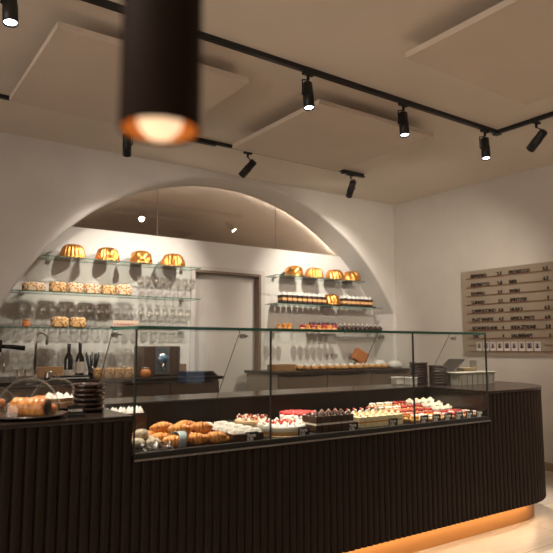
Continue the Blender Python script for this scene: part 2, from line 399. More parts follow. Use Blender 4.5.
# ------------------------------------------------------------ tracks and spotlights
t = thing('lighting_track', 'long black ceiling track bending to the right at its far end', 'light track')
m_ = MB(); m_.box(.0, 4.77, 3.232, 3.268, H - .035, H)
m_.obj('track_rail', blackm, t, bevel=.002)
MB().box(4.732, 4.768, .5, 3.232, H - .035, H).obj('track_rail', blackm, t, bevel=.002)
MB().box(4.72, 4.78, 3.22, 3.28, H - .042, H - .035).obj('corner_connector', blackm, t)
t = thing('lighting_track', 'thin black ceiling track close to the arched back wall', 'light track')
MB().box(-1.2, 4.72, 4.983, 5.017, H - .03, H).obj('track_rail', blackm, t, bevel=.002)
for a in (2.45, 4.40): MB().box(a, a + .33, 4.978, 5.022, H - .045, H - .03).obj('power_feed', blackm, t)

body_me = MB().lathe([(0.0001, 0.10), (.030, .10), (.036, .094), (.036, .02), (.0385, .018), (.0385, -.10), (.0345, -.10), (.0345, -.085), (.0001, -.085)], 28).mesh('spot_body', blackm)
lens_me = MB().lathe([(0.0001, -.088), (.0335, -.088), (.0335, -.086), (.0001, -.086)], 24).mesh('lens', lensm)
lens_hot = mat('spot_lens_bright', (1, 1, 1), 0.3, emis=(1.0, 0.88, 0.74), estr=70)
lens_me2 = lens_me.copy(); lens_me2.materials.clear(); lens_me2.materials.append(lens_hot)
def spot(x, y, aim, label, power, grp, blend=.6, ang=60, col=SPOT_COL):
    t = thing('track_spotlight', label, 'spotlight', (x, y, H - .035), 0, grp)
    MB().box(-.045, .045, -.017, .017, -.02, 0).obj('track_adapter', blackm, t, bevel=.003)
    MB().lathe([(.011, -.055), (.011, -.02)], 12).obj('stem', blackm, t)
    c = Vector((0, 0, -.17)); d_ = (Vector(aim) - (Vector((x, y, H - .035)) + c)).normalized()
    q = (-d_).to_track_quat('Z', 'Y')
    bo = bpy.data.objects.new('lamp_body', body_me); C.objects.link(bo); bo.parent = t; bo.location = c; bo.rotation_mode = 'QUATERNION'; bo.rotation_quaternion = q
    le = bpy.data.objects.new('lens', lens_me2 if grp == 'spotlights on the back track' else lens_me); C.objects.link(le); le.parent = bo
    if grp == 'spotlights on the back track': col = (1.0, 0.90, 0.78)
    side = Vector((d_.y, -d_.x, 0)); side = side.normalized() if side.length > .05 else Vector((1, 0, 0))
    y_ = MB().tube([Vector((0, 0, -.055)), side * .046 + Vector((0, 0, -.06)), side * .046 + Vector((0, 0, -.17)), side * .034 + Vector((0, 0, -.17))], .006, 8)
    y_.obj('yoke', blackm, t)
    L = bpy.data.lights.new('spot_light', 'SPOT'); L.energy = power; L.spot_size = R(ang); L.spot_blend = blend; L.shadow_soft_size = .03; L.color = col
    lo = bpy.data.objects.new('spot_light', L); C.objects.link(lo); lo.parent = t; lo.location = c + d_ * .105
    lo.rotation_mode = 'QUATERNION'; lo.rotation_quaternion = q
g1 = 'spotlights on the near track'
P1 = 135
for x, a, lab in ((.573, (.65, 2.9, .9), 'black track spotlight at the top left corner, left of the pendant'),
                  (1.55, (1.6, 2.95, .9), 'black track spotlight hidden behind the hanging pendant lamp'),
                  (2.55, (2.5, 2.95, .9), 'black track spotlight lit at its mouth, first right of the pendant on the near track'),
                  (3.52, (3.4, 2.95, .9), 'black track spotlight in the middle of the near track, second right of the pendant'),
                  (4.57, (4.35, 3.0, .9), 'black track spotlight just left of the near track\'s corner')):
    spot(x, 3.25, a, lab, P1, g1, ang=52)
spot(4.75, 2.86, (5.5, 5.9, 1.0), 'tilted black spotlight on the short track leg at the right edge', 75, g1, ang=100, blend=1)
spot(4.75, 1.35, (4.1, 2.1, 0), 'unseen black spotlight added to light the floor, on the short track leg beyond the right edge', 200, g1, ang=75, blend=1)  # unseen lamp, added to brighten the floor before the counter
g2 = 'spotlights on the back track'
P2 = 60
spot(1.89, 5.0, (2.45, 6.25, 1.3), 'black spotlight below the pendant, leftmost on the thin back track', P2 * .85, g2, ang=84, blend=.85)
spot(3.15, 5.0, (2.45, 6.2, 1.8), 'tilted black spotlight above the arch top, middle of the thin back track', P2, g2, ang=84, blend=.85)
spot(4.53, 5.0, (5.0, 6.2, 1.9), 'black spotlight at the right end of the thin back track', P2 * 1.1, g2, ang=84, blend=.85)

# ------------------------------------------------------------ pendant lamp near the lens
t = thing('pendant_lamp', 'large black tube pendant glowing orange at its mouth, hanging nearest the camera', 'pendant lamp', (.277, .630, 1.556))
MB().lathe([(.0445, 0), (.0465, 0), (.0465, .60), (.02, .605), (.02, .60), (.0445, .598)], 40, cap=False).obj('lamp_tube', mat('brown_black_tube', (0.022, 0.012, 0.008), 0.6, spec=.2), t)
MB().lathe([(.0443, .002), (.043, .03), (.030, .075), (.001, .08)], 40, cap=False).obj('reflector', goldin, t)
MB().lathe([(.0001, -.010), (.014, -.007), (.024, .004), (.027, .018), (.022, .036), (.012, .05), (.0001, .056)], 24).obj('bulb', bulbm, t)
MB().tube([(0, 0, .60), (0, 0, H - 1.556)], .003, 6).obj('cable', blackm, t)
MB().lathe([(.05, H - 1.556 - .03), (.05, H - 1.556)], 24).obj('ceiling_rose', blackm, t)
L = bpy.data.lights.new('pendant_light', 'POINT'); L.energy = .10; L.color = (1, .6, .28); L.shadow_soft_size = .02
lo = bpy.data.objects.new('pendant_light', L); C.objects.link(lo); lo.parent = t; lo.location = (0, 0, .066)

# ------------------------------------------------------------ service counter
t = thing('service_counter', 'long dark fluted bar counter with rounded right end and glowing plinth', 'counter', (0, 0, 0))
CX, CR = 4.10, .65; YF = 2.65; YB = 3.60
def outline(off, xl=-1.4):
    """front edge, right-hand corner and back, inset by off"""
    pts = [(xl, YF + off), (CX, YF + off)]
    r = CR - off
    pts += [(CX + r * math.sin(k * PI / 24), YF + CR - r * math.cos(k * PI / 24)) for k in range(1, 13)]
    r2 = .28 - min(off, .2)
    pts += [(CX + CR - .28 + r2 * math.cos(k * PI / 16), YB - .28 + r2 * math.sin(k * PI / 16)) for k in range(0, 9)]
    pts += [(xl, YB - off)]
    return pts
def wellpoly(off):
    p = outline(off); x0, x1, yw = 1.07, 3.645, 3.24
    return [(p[0][0], p[0][1]), (x0 , YF + off), (x0, yw), (x1, yw), (x1, YF + off)] + p[1:]
TOPZ = 1.0
MB().prism(outline(.045), .17, .785).obj('counter_body', darkbox, t)
MB().prism(wellpoly(.045), .785, .980).obj('counter_body', darkbox, t)
# worktop
MB().prism(wellpoly(-.008), .980, TOPZ).obj('worktop', topm, t, bevel=.004)
# fluted cladding, following the outline
def fluted(x_from, x_to, z0, z1, wrap=False, pitch=.0455):
    path = [(x_from, YF)]
    if wrap: path += [(CX, YF)] + [(CX + CR * math.sin(k * PI / 48), YF + CR - CR * math.cos(k * PI / 48)) for k in range(1, 25)] + [(CX + CR, YB - .28)] + \
        [(CX + CR - .28 + .28 * math.cos(k * PI / 16), YB - .28 + .28 * math.sin(k * PI / 16)) for k in range(1, 9)]
    else: path += [(x_to, YF)]
    seg = []; L = 0
    for a, b_ in zip(path, path[1:]):
        l = math.dist(a, b_); seg.append((L, l, a, b_)); L += l
    K = 8; nfl = int(L / pitch); step = L / (nfl * K); pts = []
    j = 0
    for i in range(nfl * K + 1):
        s_ = min(i * step, L - 1e-6)
        while j < len(seg) - 1 and s_ > seg[j][0] + seg[j][1]: j += 1
        L0, l, a, b_ = seg[j]; u = (s_ - L0) / l
        x = a[0] + (b_[0] - a[0]) * u; y = a[1] + (b_[1] - a[1]) * u
        dx, dy = (b_[0] - a[0]) / l, (b_[1] - a[1]) / l
        ph = (i % K) / K
        h = .020 * math.sqrt(max(0, 1 - (2 * ph - 1) ** 2)) if ph > 0 else 0
        h *= .62
        pts.append((x + dy * (h - .011), y - dx * (h - .011)))
    m = MB(); nn = len(pts)
    inner = [(x, y) for x, y in pts]
    vs = [(x, y, z0) for x, y in pts] + [(x, y, z1) for x, y in pts]
    m.faces(vs, [(i, i + 1, nn + i + 1, nn + i) for i in range(nn - 1)])
    # underside lip back to the body
    for i in range(0, nn - 1):
        a, b_ = pts[i], pts[i + 1]
    def inn(p, q):
        d_ = Vector((q[0] - p[0], q[1] - p[1])); return d_
    back = []
    for i in range(nn):
        k0 = (i // K) * K; k1 = min(k0 + K, nn - 1); k0 = max(0, k1 - K)
        dd = Vector((pts[k1][0] - pts[k0][0], pts[k1][1] - pts[k0][1])).normalized()
        back.append((pts[i][0] - dd.y * .03, pts[i][1] + dd.x * .03))
    vs = [(x, y, z0) for x, y in pts] + [(x, y, z0) for x, y in back]
    m.faces(vs, [(i, nn + i, nn + i + 1, i + 1) for i in range(nn - 1)])
    vs = [(x, y, z1) for x, y in pts] + [(x, y, z1) for x, y in back]
    m.faces(vs, [(i, i + 1, nn + i + 1, nn + i) for i in range(nn - 1)])
    m.obj('fluted_front', flute, t)
fluted(-1.4, 1.07, .175, .980)
fluted(1.07, 3.645, .175, .797)
fluted(3.645, 0, .175, .980, wrap=True)
# plinth and its light strip
pl_out = [(-1.4, 2.81), (4.23, 2.81)] + [(4.23 + .50 * math.sin(k * PI / 24), 3.31 - .50 * math.cos(k * PI / 24)) for k in range(1, 13)] + [(4.73, 3.40), (-1.4, 3.40)]
MB().prism(pl_out, 0, .17).obj('plinth', plinthm, t)
po = outline(.10); pi_ = outline(.115)
k = len(po) - 1
st = MB()
for i in range(0, 14):
    (ax, ay), (bx, by) = po[i], po[i + 1]; (cx, cy), (dx, dy) = pi_[i], pi_[i + 1]
    st.faces([(ax, ay, .168), (bx, by, .168), (dx, dy, .168), (cx, cy, .168), (ax, ay, .160), (bx, by, .160), (dx, dy, .160), (cx, cy, .160)],
             [(0, 1, 2, 3), (7, 6, 5, 4), (0, 4, 5, 1), (3, 2, 6, 7), (0, 3, 7, 4), (1, 5, 6, 2)])
st.obj('light_strip', ledm, t)

# ------------------------------------------------------------ glass display case
t = thing('display_case', 'long frameless glass pastry case set into the dark counter', 'display case')
GX0, GX1, GZ0, GZ1 = 1.075, 3.64, .83, 1.40
joints = [GX0, 1.82, 2.905, GX1]
CZ = .82
MB().box(GX0, GX1, YF + .02, 3.235, .79, CZ).obj('case_floor', darkbox, t)
MB().box(GX0, GX1, YF - .005, YF + .02, .800, GZ0).obj('bottom_rail', blackm, t)
MB().box(GX0, GX1, YF - .014, YF - .005, .797, .805).obj('metal_strip', steel, t)
MB().box(GX0 + .002, GX1 - .002, 3.225, 3.238, CZ, .995).obj('rear_lining', darkbox, t)
for a, b_ in zip(joints, joints[1:]):
    MB().box(a + .003, b_ - .003, YF, YF + .006, GZ0, GZ1 - .01).obj('front_pane', glass, t)
    MB().box(a + .001, b_ - .001, YF - .004, 2.97, GZ1 - .012, GZ1 + .003, edge_mi=1, thin='z').obj('top_pane', [glass, edgeg], t)
for j, a in enumerate(joints):
    # joint seen edge-on and the trapezoid side pane behind it
    MB().box(a - .0035, a + .0035, YF - .002, YF + .008, GZ0, GZ1 - .012).obj('glass_joint', edged, t)
    m_ = MB(); xa = a - .003
    m_.prism([(YF + .008, CZ), (3.225, CZ), (3.225, 1.0), (2.965, GZ1 - .012), (YF + .008, GZ1 - .012)], xa, xa + .006, 'x')
    o = m_.obj('side_pane', [glass, edged], t)
    for p in o.data.polygons:
        if abs(p.normal.x) < .5 : p.material_index = 1
    MB().obox((a, 2.93, GZ1 - .035), (.02, .03, .025)).obj('pane_clip', steel, t)
    MB().tube([(a - .02, 2.935, GZ1 - .033), (a + .035, 2.935, GZ1 - .033)], .004, 6).obj('clip_screw', blackm, t)

# ------------------------------------------------------------ pastries
def sprig(parent, n, r, z, br, m, name='berry', rnd=.004):
    me = MB().ball((0, 0, 0), br, 8, 5).mesh(name, m)
    for i in range(n):
        a = i * 2.39996; rr = r * math.sqrt((i + .5) / n)
        o = bpy.data.objects.new(name, me); C.objects.link(o); o.parent = parent
        o.location = (rr * math.cos(a), rr * math.sin(a), z + random.uniform(0, rnd))
def mk_croissant():
    m = MB(); n = 78; pts = []; 
    for i in range(n + 1):
        u = i / n; a = (u - .5) * 2.1
        pts.append(Vector((.072 * math.sin(a), .05 * (1 - math.cos(a)) * 1.0, .030)))
    def rad(u):
        e = math.sin(PI * min(max(u, .02), .98)) ** .8
        w_ = (abs(u - .5) * 13) % 1.0
        stp = .84 + .26 * (1 - w_) ** .7
        return .0305 * e * stp
    m.tube(pts, rad, 12)
    for v in m.bm.verts: v.co.z = max(.003, v.co.z * (1.0))
    return tag(m.obj('croissant', crust), 'x', 'croissant')
def mk_roll():
    m = MB(); m.tube([(x / 10 * .13 - .065, .004 * math.sin(x), .024) for x in range(11)], lambda u: .024 * math.sin(PI * min(max(u, .05), .95)) ** .35 * (1 + .07 * math.sin(u * 40)), 12)
    return tag(m.obj('bread_roll', crust), 'x', 'bread roll')
def mk_powder():
    m = MB(); m.lathe([(.0001, 0), (.026, .002), (.036, .014), (.034, .032), (.022, .044), (.0001, .048)], 16, fn=lambda a, k, r, z: r * (1 + .08 * math.sin(5 * a + k)))
    return tag(m.obj('sweet_bun', powdered), 'x', 'bun')
def mk_danish():
    e = thing('raspberry_pastry', 'x', 'pastry')
    MB().lathe([(.0001, 0), (.034, .0), (.040, .012), (.034, .026), (.024, .022), (.0001, .018)], 16, fn=lambda a, k, r, z: r * (1 + .10 * math.cos(4 * a))).obj('pastry_base', crust, e)
    MB().lathe([(.0001, .030), (.014, .028), (.024, .021), (.0001, .018)], 12).obj('jam_filling', jam, e)
    return e
def mk_cocobar():
    e = thing('coconut_cake_bar', 'x', 'cake')
    MB().box(-.044, .044, -.036, .036, 0, .038).obj('sponge_base', choc, e, bevel=.004)
    m = MB(); nx = 9
    vs = []; 
    for i in range(nx):
        for j in range(nx):
            x = -.040 + .08 * i / (nx - 1); y = -.033 + .066 * j / (nx - 1)
            edge = min(i, j, nx - 1 - i, nx - 1 - j)
            vs.append((x, y, (.034 if edge == 0 else .056) + random.uniform(-.003, .004)))
    m.faces(vs, [(i * nx + j, (i + 1) * nx + j, (i + 1) * nx + j + 1, i * nx + j + 1) for i in range(nx - 1) for j in range(nx - 1)], True)
    m.box(-.039, .039, -.032, .032, .032, .04)
    m.obj('coconut_topping', coconut, e); return e
def swirl(z0, r, h, n=14, turns=3):
    prof = []
    K = 12
    for k in range(K + 1):
        u = k / K; rr = r * (1 - u) ** .8 * (1 + .10 * math.cos(u * turns * 2 * PI)); prof.append((max(rr, .0002), z0 + h * u))
    return MB().lathe(prof, n, fn=lambda a, k, r_, z: r_ * (1 + .09 * math.cos(6 * a + k * .5)))
def mk_slice(m1, m2, mtop, w_=.042, l_=.10, h_=.075, berry=None, dh=.024, cuts=(.42, .55, .9)):
    e = thing('cake_slice', 'x', 'cake')
    MB().box(-w_ / 2, w_ / 2, -l_ / 2, l_ / 2, 0, h_ * cuts[0]).obj('lower_sponge', m1, e, bevel=.002)
    MB().box(-w_ / 2 + .001, w_ / 2 - .001, -l_ / 2 + .001, l_ / 2 - .001, h_ * cuts[0], h_ * cuts[1]).obj('cream_layer', m2, e)
    MB().box(-w_ / 2, w_ / 2, -l_ / 2, l_ / 2, h_ * cuts[1], h_ * cuts[2]).obj('upper_sponge', m1, e, bevel=.002)
    MB().box(-w_ / 2 - .001, w_ / 2 + .001, -l_ / 2 - .001, l_ / 2 + .001, h_ * cuts[2], h_).obj('icing', mtop, e, bevel=.002)
    for yy in (-l_ * .3, l_ * .2):
        o = swirl(h_ * .98, w_ * .42, dh, 10, 2).obj('cream_dollop', mtop, e); o.location = (0, yy, 0)
    if berry:
        for yy in (-l_ * .3, l_ * .2): MB().ball((0, yy, h_ + .024), .008, 8, 5).obj('berry', berry, e)
    return e
def mk_cup(mcup, mfill, mtop, r=.028, h=.045, berry=None, bn=1):
    e = thing('dessert_cup', 'x', 'dessert')
    MB().lathe([(.0001, 0), (r * .75, 0), (r, h), (r * .93, h), (r * .7, .003), (.0001, .003)], 16).obj('cup', mcup, e)
    MB().lathe([(.0001, h * .05), (r * .74, h * .05), (r * .95, h * .92), (.0001, h * .95)], 14).obj('filling', mfill, e)
    if mtop: swirl(h * .9, r * .85, .028, 12, 3).obj('cream_swirl', mtop, e)
    if berry:
        if bn == 1: MB().ball((0, 0, h + .024), .009, 8, 5).obj('berry', berry, e)
        else: sprig(e, bn, r * .75, h + .004, .0095, berry)
    return e
def mk_tart(mb_, mtop, berry, bn=7, r=.034):
    e = thing('fruit_tartlet', 'x', 'tartlet')
    MB().lathe([(.0001, 0), (r * .8, 0), (r, .022), (r * .92, .022), (r * .85, .016), (.0001, .016)], 20, fn=lambda a, k, r_, z: r_ * (1 + (.04 * math.cos(12 * a) if r_ > .01 else 0))).obj('pastry_shell', mb_, e)
    MB().lathe([(.0001, .026), (r * .6, .024), (r * .86, .016), (.0001, .014)], 14).obj('custard', mtop, e)
    if berry: sprig(e, bn, r * .72, .029, .010, berry)
    return e

K_cro = Kind(mk_croissant); K_roll = Kind(mk_roll); K_pow = Kind(mk_powder); K_dan = Kind(mk_danish); K_coc = Kind(mk_cocobar)
# trays under the rows
def tray(x0, x1, y0, y1, z, m, label, name='serving_tray', lip=.006):
    e = MB(); e.box(x0, x1, y0, y1, z, z + .003)
    e.box(x0, x0 + .004, y0, y1, z + .003, z + lip); e.box(x1 - .004, x1, y0, y1, z + .003, z + lip)
    e.box(x0 + .004, x1 - .004, y0, y0 + .004, z + .003, z + lip); e.box(x0 + .004, x1 - .004, y1 - .004, y1, z + .003, z + lip)
    return tag(e.obj(name, m), label, 'tray')
Z1 = CZ + .0031
tray(1.10, 1.60, 2.70, 3.18, CZ, blackg, 'black tray under the croissants at the left of the case')
tray(1.62, 1.83, 2.70, 3.18, CZ, blackg, 'black tray under the coconut cake bars')
tray(2.20, 2.50, 2.70, 2.94, CZ, blackg, 'black tray under the chocolate cake slices')
tray(2.52, 2.92, 2.70, 3.18, CZ, blackg, 'black tray under the yellow cream slices')
tray(2.95, 3.62, 2.70, 3.20, CZ, blackg, 'black tray under the rows of small tartlets at the right of the case')
k = 0
for row, (yy, xs, dz) in enumerate(((2.765, (1.315, 1.435, 1.545), 0), (2.87, (1.30, 1.42, 1.53), 0), (2.98, (1.24, 1.37, 1.50), 0), (2.82, (1.37, 1.49), .045), (2.925, (1.33, 1.46), .045))):
    for x in xs:
        K_cro.put((x, yy + random.uniform(-.008, .008) - .02, Z1 + dz), R(random.uniform(-35, 10)), ('golden croissant on top of the heap behind the glass' if dz else 'golden croissant in the lower layer behind the case glass'), 'croissants in the case', .98)
for i, (x, y, r_) in enumerate(((1.17, 3.02, 5), (1.42, 3.09, -4), (1.42, 3.15, 8), (1.30, 3.035, -8))):
    K_roll.put((x, y, Z1), R(r_), 'long browned bread roll lying behind the croissants', 'bread rolls behind the croissants')
for i, (x, y, dz) in enumerate(((1.165, 2.83, 0), (1.17, 2.91, 0), (1.235, 2.80, 0), (1.245, 2.875, 0), (1.20, 2.865, .036))):
    K_pow.put((x, y, Z1 + dz), i, 'sugar-dusted bun at the left end of the case', 'sugar-dusted buns')
for y in (2.755, 2.84, 2.925, 3.01, 3.095):
    K_dan.put((1.585, y, Z1 + .004), y * 9, 'browned pastry with red jam between croissants and coconut bars', 'jam pastries')
for x in (1.675, 1.775):
    for y in (2.75, 2.835, 2.92, 3.005, 3.09):
        K_coc.put((x, y, Z1), 0, 'white coconut topped cake bar over red sponge, in the double row', 'coconut cake bars')
# crumpled film and blue wrap
fm = MB(); nx, ny = 14, 8; vs = []
for i in range(nx):
    for j in range(ny):
        x = 1.13 + .16 * i / (nx - 1); y = 2.69 + .08 * j / (ny - 1)
        vs.append((x + random.uniform(-.004, .004), y, Z1 + .006 + .030 * math.sin(PI * j / (ny - 1)) * (.7 + .5 * math.sin(i * 1.1)) + random.uniform(0, .008)))
fm.faces(vs, [(i * ny + j, (i + 1) * ny + j, (i + 1) * ny + j + 1, i * ny + j + 1) for i in range(nx - 1) for j in range(ny - 1)], True)
fo = fm.obj('plastic_film', film); fo.modifiers.new('solid', 'SOLIDIFY').thickness = .0006
tag(fo, 'crumpled clear plastic film in the front left corner of the case', 'packaging')
bw = MB(); vs = []; nx, ny = 6, 10
for i in range(nx):
    for j in range(ny):
        u = j / (ny - 1); ang = PI * u
        vs.append((1.318 + .042 * i / (nx - 1) + .010 * math.sin(ang * 1.5), 2.745 - .048 * math.cos(ang), Z1 + .004 + .071 * math.sin(ang) ** .6 + random.uniform(-.001, .001)))
bw.faces(vs, [(i * ny + j, (i + 1) * ny + j, (i + 1) * ny + j + 1, i * ny + j + 1) for i in range(nx - 1) for j in range(ny - 1)], True)
bo = bw.obj('paper_band', bluepaper); bo.modifiers.new('solid', 'SOLIDIFY').thickness = .0015
tag(bo, 'pale blue-grey paper band wrapped over a front croissant', 'wrapper')

def round_cake(x, y, r, h, label, side, top, tops, board=True, layers=True, z=CZ):
    e = thing('round_cake', label, 'cake', (x, y, z))
    if board: MB().lathe([(.0001, 0), (r + .018, 0), (r + .018, .006), (.0001, .006)], 40).obj('cake_board', goldboard, e)
    z0 = .006
    if layers:
        MB().lathe([(.0001, z0), (r, z0), (r, z0 + h * .35), (.0001, z0 + h * .35)], 36).obj('sponge_base', sponge, e)
        MB().lathe([(.0001, z0 + h * .35), (r + .002, z0 + h * .36), (r + .003, z0 + h * .9), (r - .006, z0 + h), (.0001, z0 + h)], 36).obj('cream_layer', side, e)
    else:
        MB().lathe([(.0001, z0), (r, z0), (r + .002, z0 + h * .9), (r - .006, z0 + h), (.0001, z0 + h)], 36, fn=lambda a, k, r_, z: r_ * (1 + (.015 * math.cos(30 * a) if r_ > .01 else 0))).obj('cake_body', side, e)
    for (m, n, rr, br, nm) in tops:
        if nm == 'cream_dollop':
            me = swirl(0, br, br * 1.2, 8, 2).mesh(nm, m)
            for i in range(n):
                o = bpy.data.objects.new(nm, me); C.objects.link(o); o.parent = e; a = 2 * PI * i / n; o.location = (rr * math.cos(a), rr * math.sin(a), z0 + h - .002)
        elif nm == 'chocolate_shard':
            me = MB().obox((0, 0, 0), (.030, .004, .022)).mesh(nm, m)
            for i in range(n):
                o = bpy.data.objects.new(nm, me); C.objects.link(o); o.parent = e; a = i * 2.4; q = rr * math.sqrt((i + .5) / n)
                o.location = (q * math.cos(a), q * math.sin(a), z0 + h + .012); o.rotation_euler = (random.uniform(-.6, .6), random.uniform(-.6, .6), a * 3)
        else:
            me = MB().ball((0, 0, 0), br, 8, 5).mesh(nm, m)
            for i in range(n):
                o = bpy.data.objects.new(nm, me); C.objects.link(o); o.parent = e; a = i * 2.39996 + .4; q = rr * math.sqrt((i + .5) / n)
                o.location = (q * math.cos(a), q * math.sin(a), z0 + h + br * .6)
    return e
round_cake(2.025, 2.845, .135, .052, 'round white cream cake dotted with red berries at the case front', creamm, creamm,
           ((creamm, 16, .115, .019, 'cream_dollop'), (redb, 16, .075, .010, 'berry'), (creamm, 7, .05, .016, 'cream_dollop'), (redb, 12, .125, .009, 'berry')))
round_cake(2.00, 3.115, .10, .05, 'round tart with red and white chocolate shards on gold board', sponge, creamm,
           ((redb, 14, .085, .012, 'chocolate_shard'), (creamm, 16, .09, .012, 'chocolate_shard'), (creamm, 8, .08, .014, 'cream_dollop')))
round_cake(2.33, 3.09, .115, .062, 'round cake heaped with bright red raspberries behind chocolate slices', creamm, pinkb,
           ((pinkb, 70, .11, .0115, 'raspberry'), (creamm, 10, .108, .012, 'cream_dollop')))
tag(MB().lathe([(.0001, 0), (.055, 0), (.055, .006), (.0001, .006)], 36, (1.86, 3.13, CZ + .0045)).obj('cake_board', goldboard), 'empty round gold cake board left of the shard tart', 'cake board')
K_cs = Kind(lambda: mk_slice(choc, creamm, darkchoc, .042, .13, .085, None))
for i in range(6): K_cs.put((2.225 + i * .049, 2.82, Z1), R(random.uniform(-3, 3)), 'dark chocolate cake slice standing in the row beside the white cake', 'chocolate cake slices')
K_bc = Kind(lambda: mk_cup(choc, choc, mat('mocha_cream', (0.36, 0.20, 0.16), 0.5, bump=.4, bscale=120), .026, .055))
for i in range(4):
    for y in (3.02, 3.08): K_bc.put((2.51 + i * .058 - .0, y + .07, Z1 + .0), 0, 'mocha cream topped chocolate cup behind the chocolate and yellow slices', 'mocha cups')
pale_y = mat('pale_yellow_cream', (0.92, 0.80, 0.50), .5)
K_ys = Kind(lambda: mk_slice(pale_y, amber, pale_y, .05, .10, .062, None))
for i in range(7): K_ys.put((2.545 + i * .054, 2.79, Z1), 0, 'white and yellow cream slice in the front row, centre right', 'yellow cream slices')
K_yb = Kind(lambda: mk_cup(stemg, amber, creamy, .026, .060, creamm))
for i in range(6): K_yb.put((2.59 + i * .058, 2.91 , Z1), 0, 'amber jelly cup with yellow cream, behind the yellow slices', 'amber cups')
K_bb = Kind(lambda: mk_cup(stemg, choc, creamm, .027, .055, redb))
for i in range(6): K_bb.put((2.60 + i * .058, 3.0, Z1), 0, 'layered chocolate cup with white cream, third row at centre right', 'layered cups')
K_tc = Kind(lambda: mk_tart(crustl, creamm, creamm, 5)); K_tr = Kind(lambda: mk_tart(crustl, creamm, redb, 9)); K_to = Kind(lambda: mk_tart(crustl, creamy, amber, 4))
K_wc = Kind(lambda: mk_cup(creamm, creamy, mat('warm_cream', (0.90, 0.78, 0.55), .5, bump=.4, bscale=120), .030, .048, None))
rows = ((2.735, 'c', 0), (2.81, 'c', 0), (2.885, 'r', 0), (2.96, 'r', .0), (3.043, 'r', .032), (3.125, 'w', .062))
for (y0, y1, zz, wd) in ((2.925, 3.0, .018, 'fourth'), (3.005, 3.082, .035, 'fifth'), (3.087, 3.22, .055, 'rearmost')): tag(MB().box(2.965, 3.632, y0, y1, Z1 + .0005, CZ + zz).obj('display_riser', blackg), 'low black step under the ' + wd + ' row of cakes at the right of the case', 'riser')
for y, kd, dz in rows:
    for i in range(9):
        x = 3.0 + i * .0745; kk = kd if not (kd == 'w' and i < 5) else 'r'
        dz = 0 if y < 2.93 else (.0155 if y < 3.0 else (.0325 if y < 3.08 else .0525))
        if i >= 6 and y > 2.95: kk = 'w'
        if i >= 5 and kk == 'c': kk = 'r' if i % 2 else 'c'
        if i < 3 and y > 3.0: kk = 'c'
        if kd == 'c' and i in (0, 3): kk = 'o'
        K_, lab, g = {'c': (K_tc, 'pale cream topped tartlet in the right part of the case', 'cream tartlets'),
                      'r': (K_tr, 'tartlet heaped with red berries in the right part of the case', 'red berry tartlets'),
                      'o': (K_to, 'tartlet with amber fruit among the cream tartlets', 'amber tartlets'),
                      'w': (K_wc, 'tall white cream cup in the back right corner of the case', 'white cream cups')}[kk]
        K_.put((x, y, Z1 + dz), i, lab, g, (1, 1, .8) if kk == 'w' else 1.0)
# price tags along the front rail: pixel-free world positions on the rail
K_tag = None
def mk_tag():
    e = thing('price_tag', 'x', 'price tag')
    MB().box(-.038, .038, -.001, .001, 0, .052).obj('tag_card', blackm, e)
    MB().box(-.028, .028, 0, .016, 0, .002).obj('tag_foot', blackm, e)
    for z, s_ in ((.028, 'Torte'), (.008, '3,50')):
        text('tag_writing', s_, .022, whitep, e, (-.030, -.0015, z), (R(90), 0, 0), ext=.0003, bold=.0012)
    return e
K_tag = Kind(mk_tag)
tagl = ((1.72, 'black price tag in front of the coconut cake bars'), (2.055, 'black price tag in front of the berry dotted white cake'),
        (2.415, 'black price tag in front of the chocolate slices'), (2.74, 'black price tag in front of the yellow cream slices'),
        (3.02, 'black price tag, leftmost of the six in front of the tartlets'), (3.135, 'black price tag, second of the six in front of the tartlets'),
        (3.25, 'black price tag, third of the six in front of the tartlets'), (3.36, 'black price tag, fourth of the six in front of the tartlets'),
        (3.47, 'black price tag, fifth of the six in front of the tartlets'), (3.58, 'black price tag in the right corner of the case'))
for x, lab in tagl: K_tag.put((x, 2.676, CZ + .001), 0, lab, 'price tags in the case')

# ------------------------------------------------------------ left end of the counter: domes, stack, card holder
def dome(x, y, r, h, label, pl):
    e = thing('glass_cloche', label, 'glass dome', (x, y, TOPZ))
    if pl:
        MB().lathe([(.0001, 0), (r * .6, 0), (r + .03, .010), (r + .035, .016), (r * .9, .013), (.0001, .012)], 48).obj('wooden_plate' if False else 'plate', mat('dark_plate', (0.05, 0.035, 0.025), 0.25), e)
    prof = [(r * math.cos(a * PI / 24), .016 + h * math.sin(a * PI / 24)) for a in range(0, 12)] + [(.001, .016 + h)]
    MB().lathe(prof, 40, cap=False).obj('glass_dome', domeg, e)
    MB().lathe([(r - .001, .014), (r + .003, .016), (r + .002, .020), (r - .001, .020)], 40, cap=False).obj('dome_rim', steel if False else domeg, e)
    MB().ball((0, 0, .016 + h + .012), .013, 12, 8).obj('dome_knob', domeg, e)
    return e
dome(.66, 2.84, .135, .155, 'large glass dome over orange loaf at the counter\'s left front', True)
dome(.865, 3.16, .125, .135, 'glass dome over pale cake slices, behind the front dome', True)
dome(.585, 3.14, .09, .10, 'small glass dome over an orange cake at the far left', True)
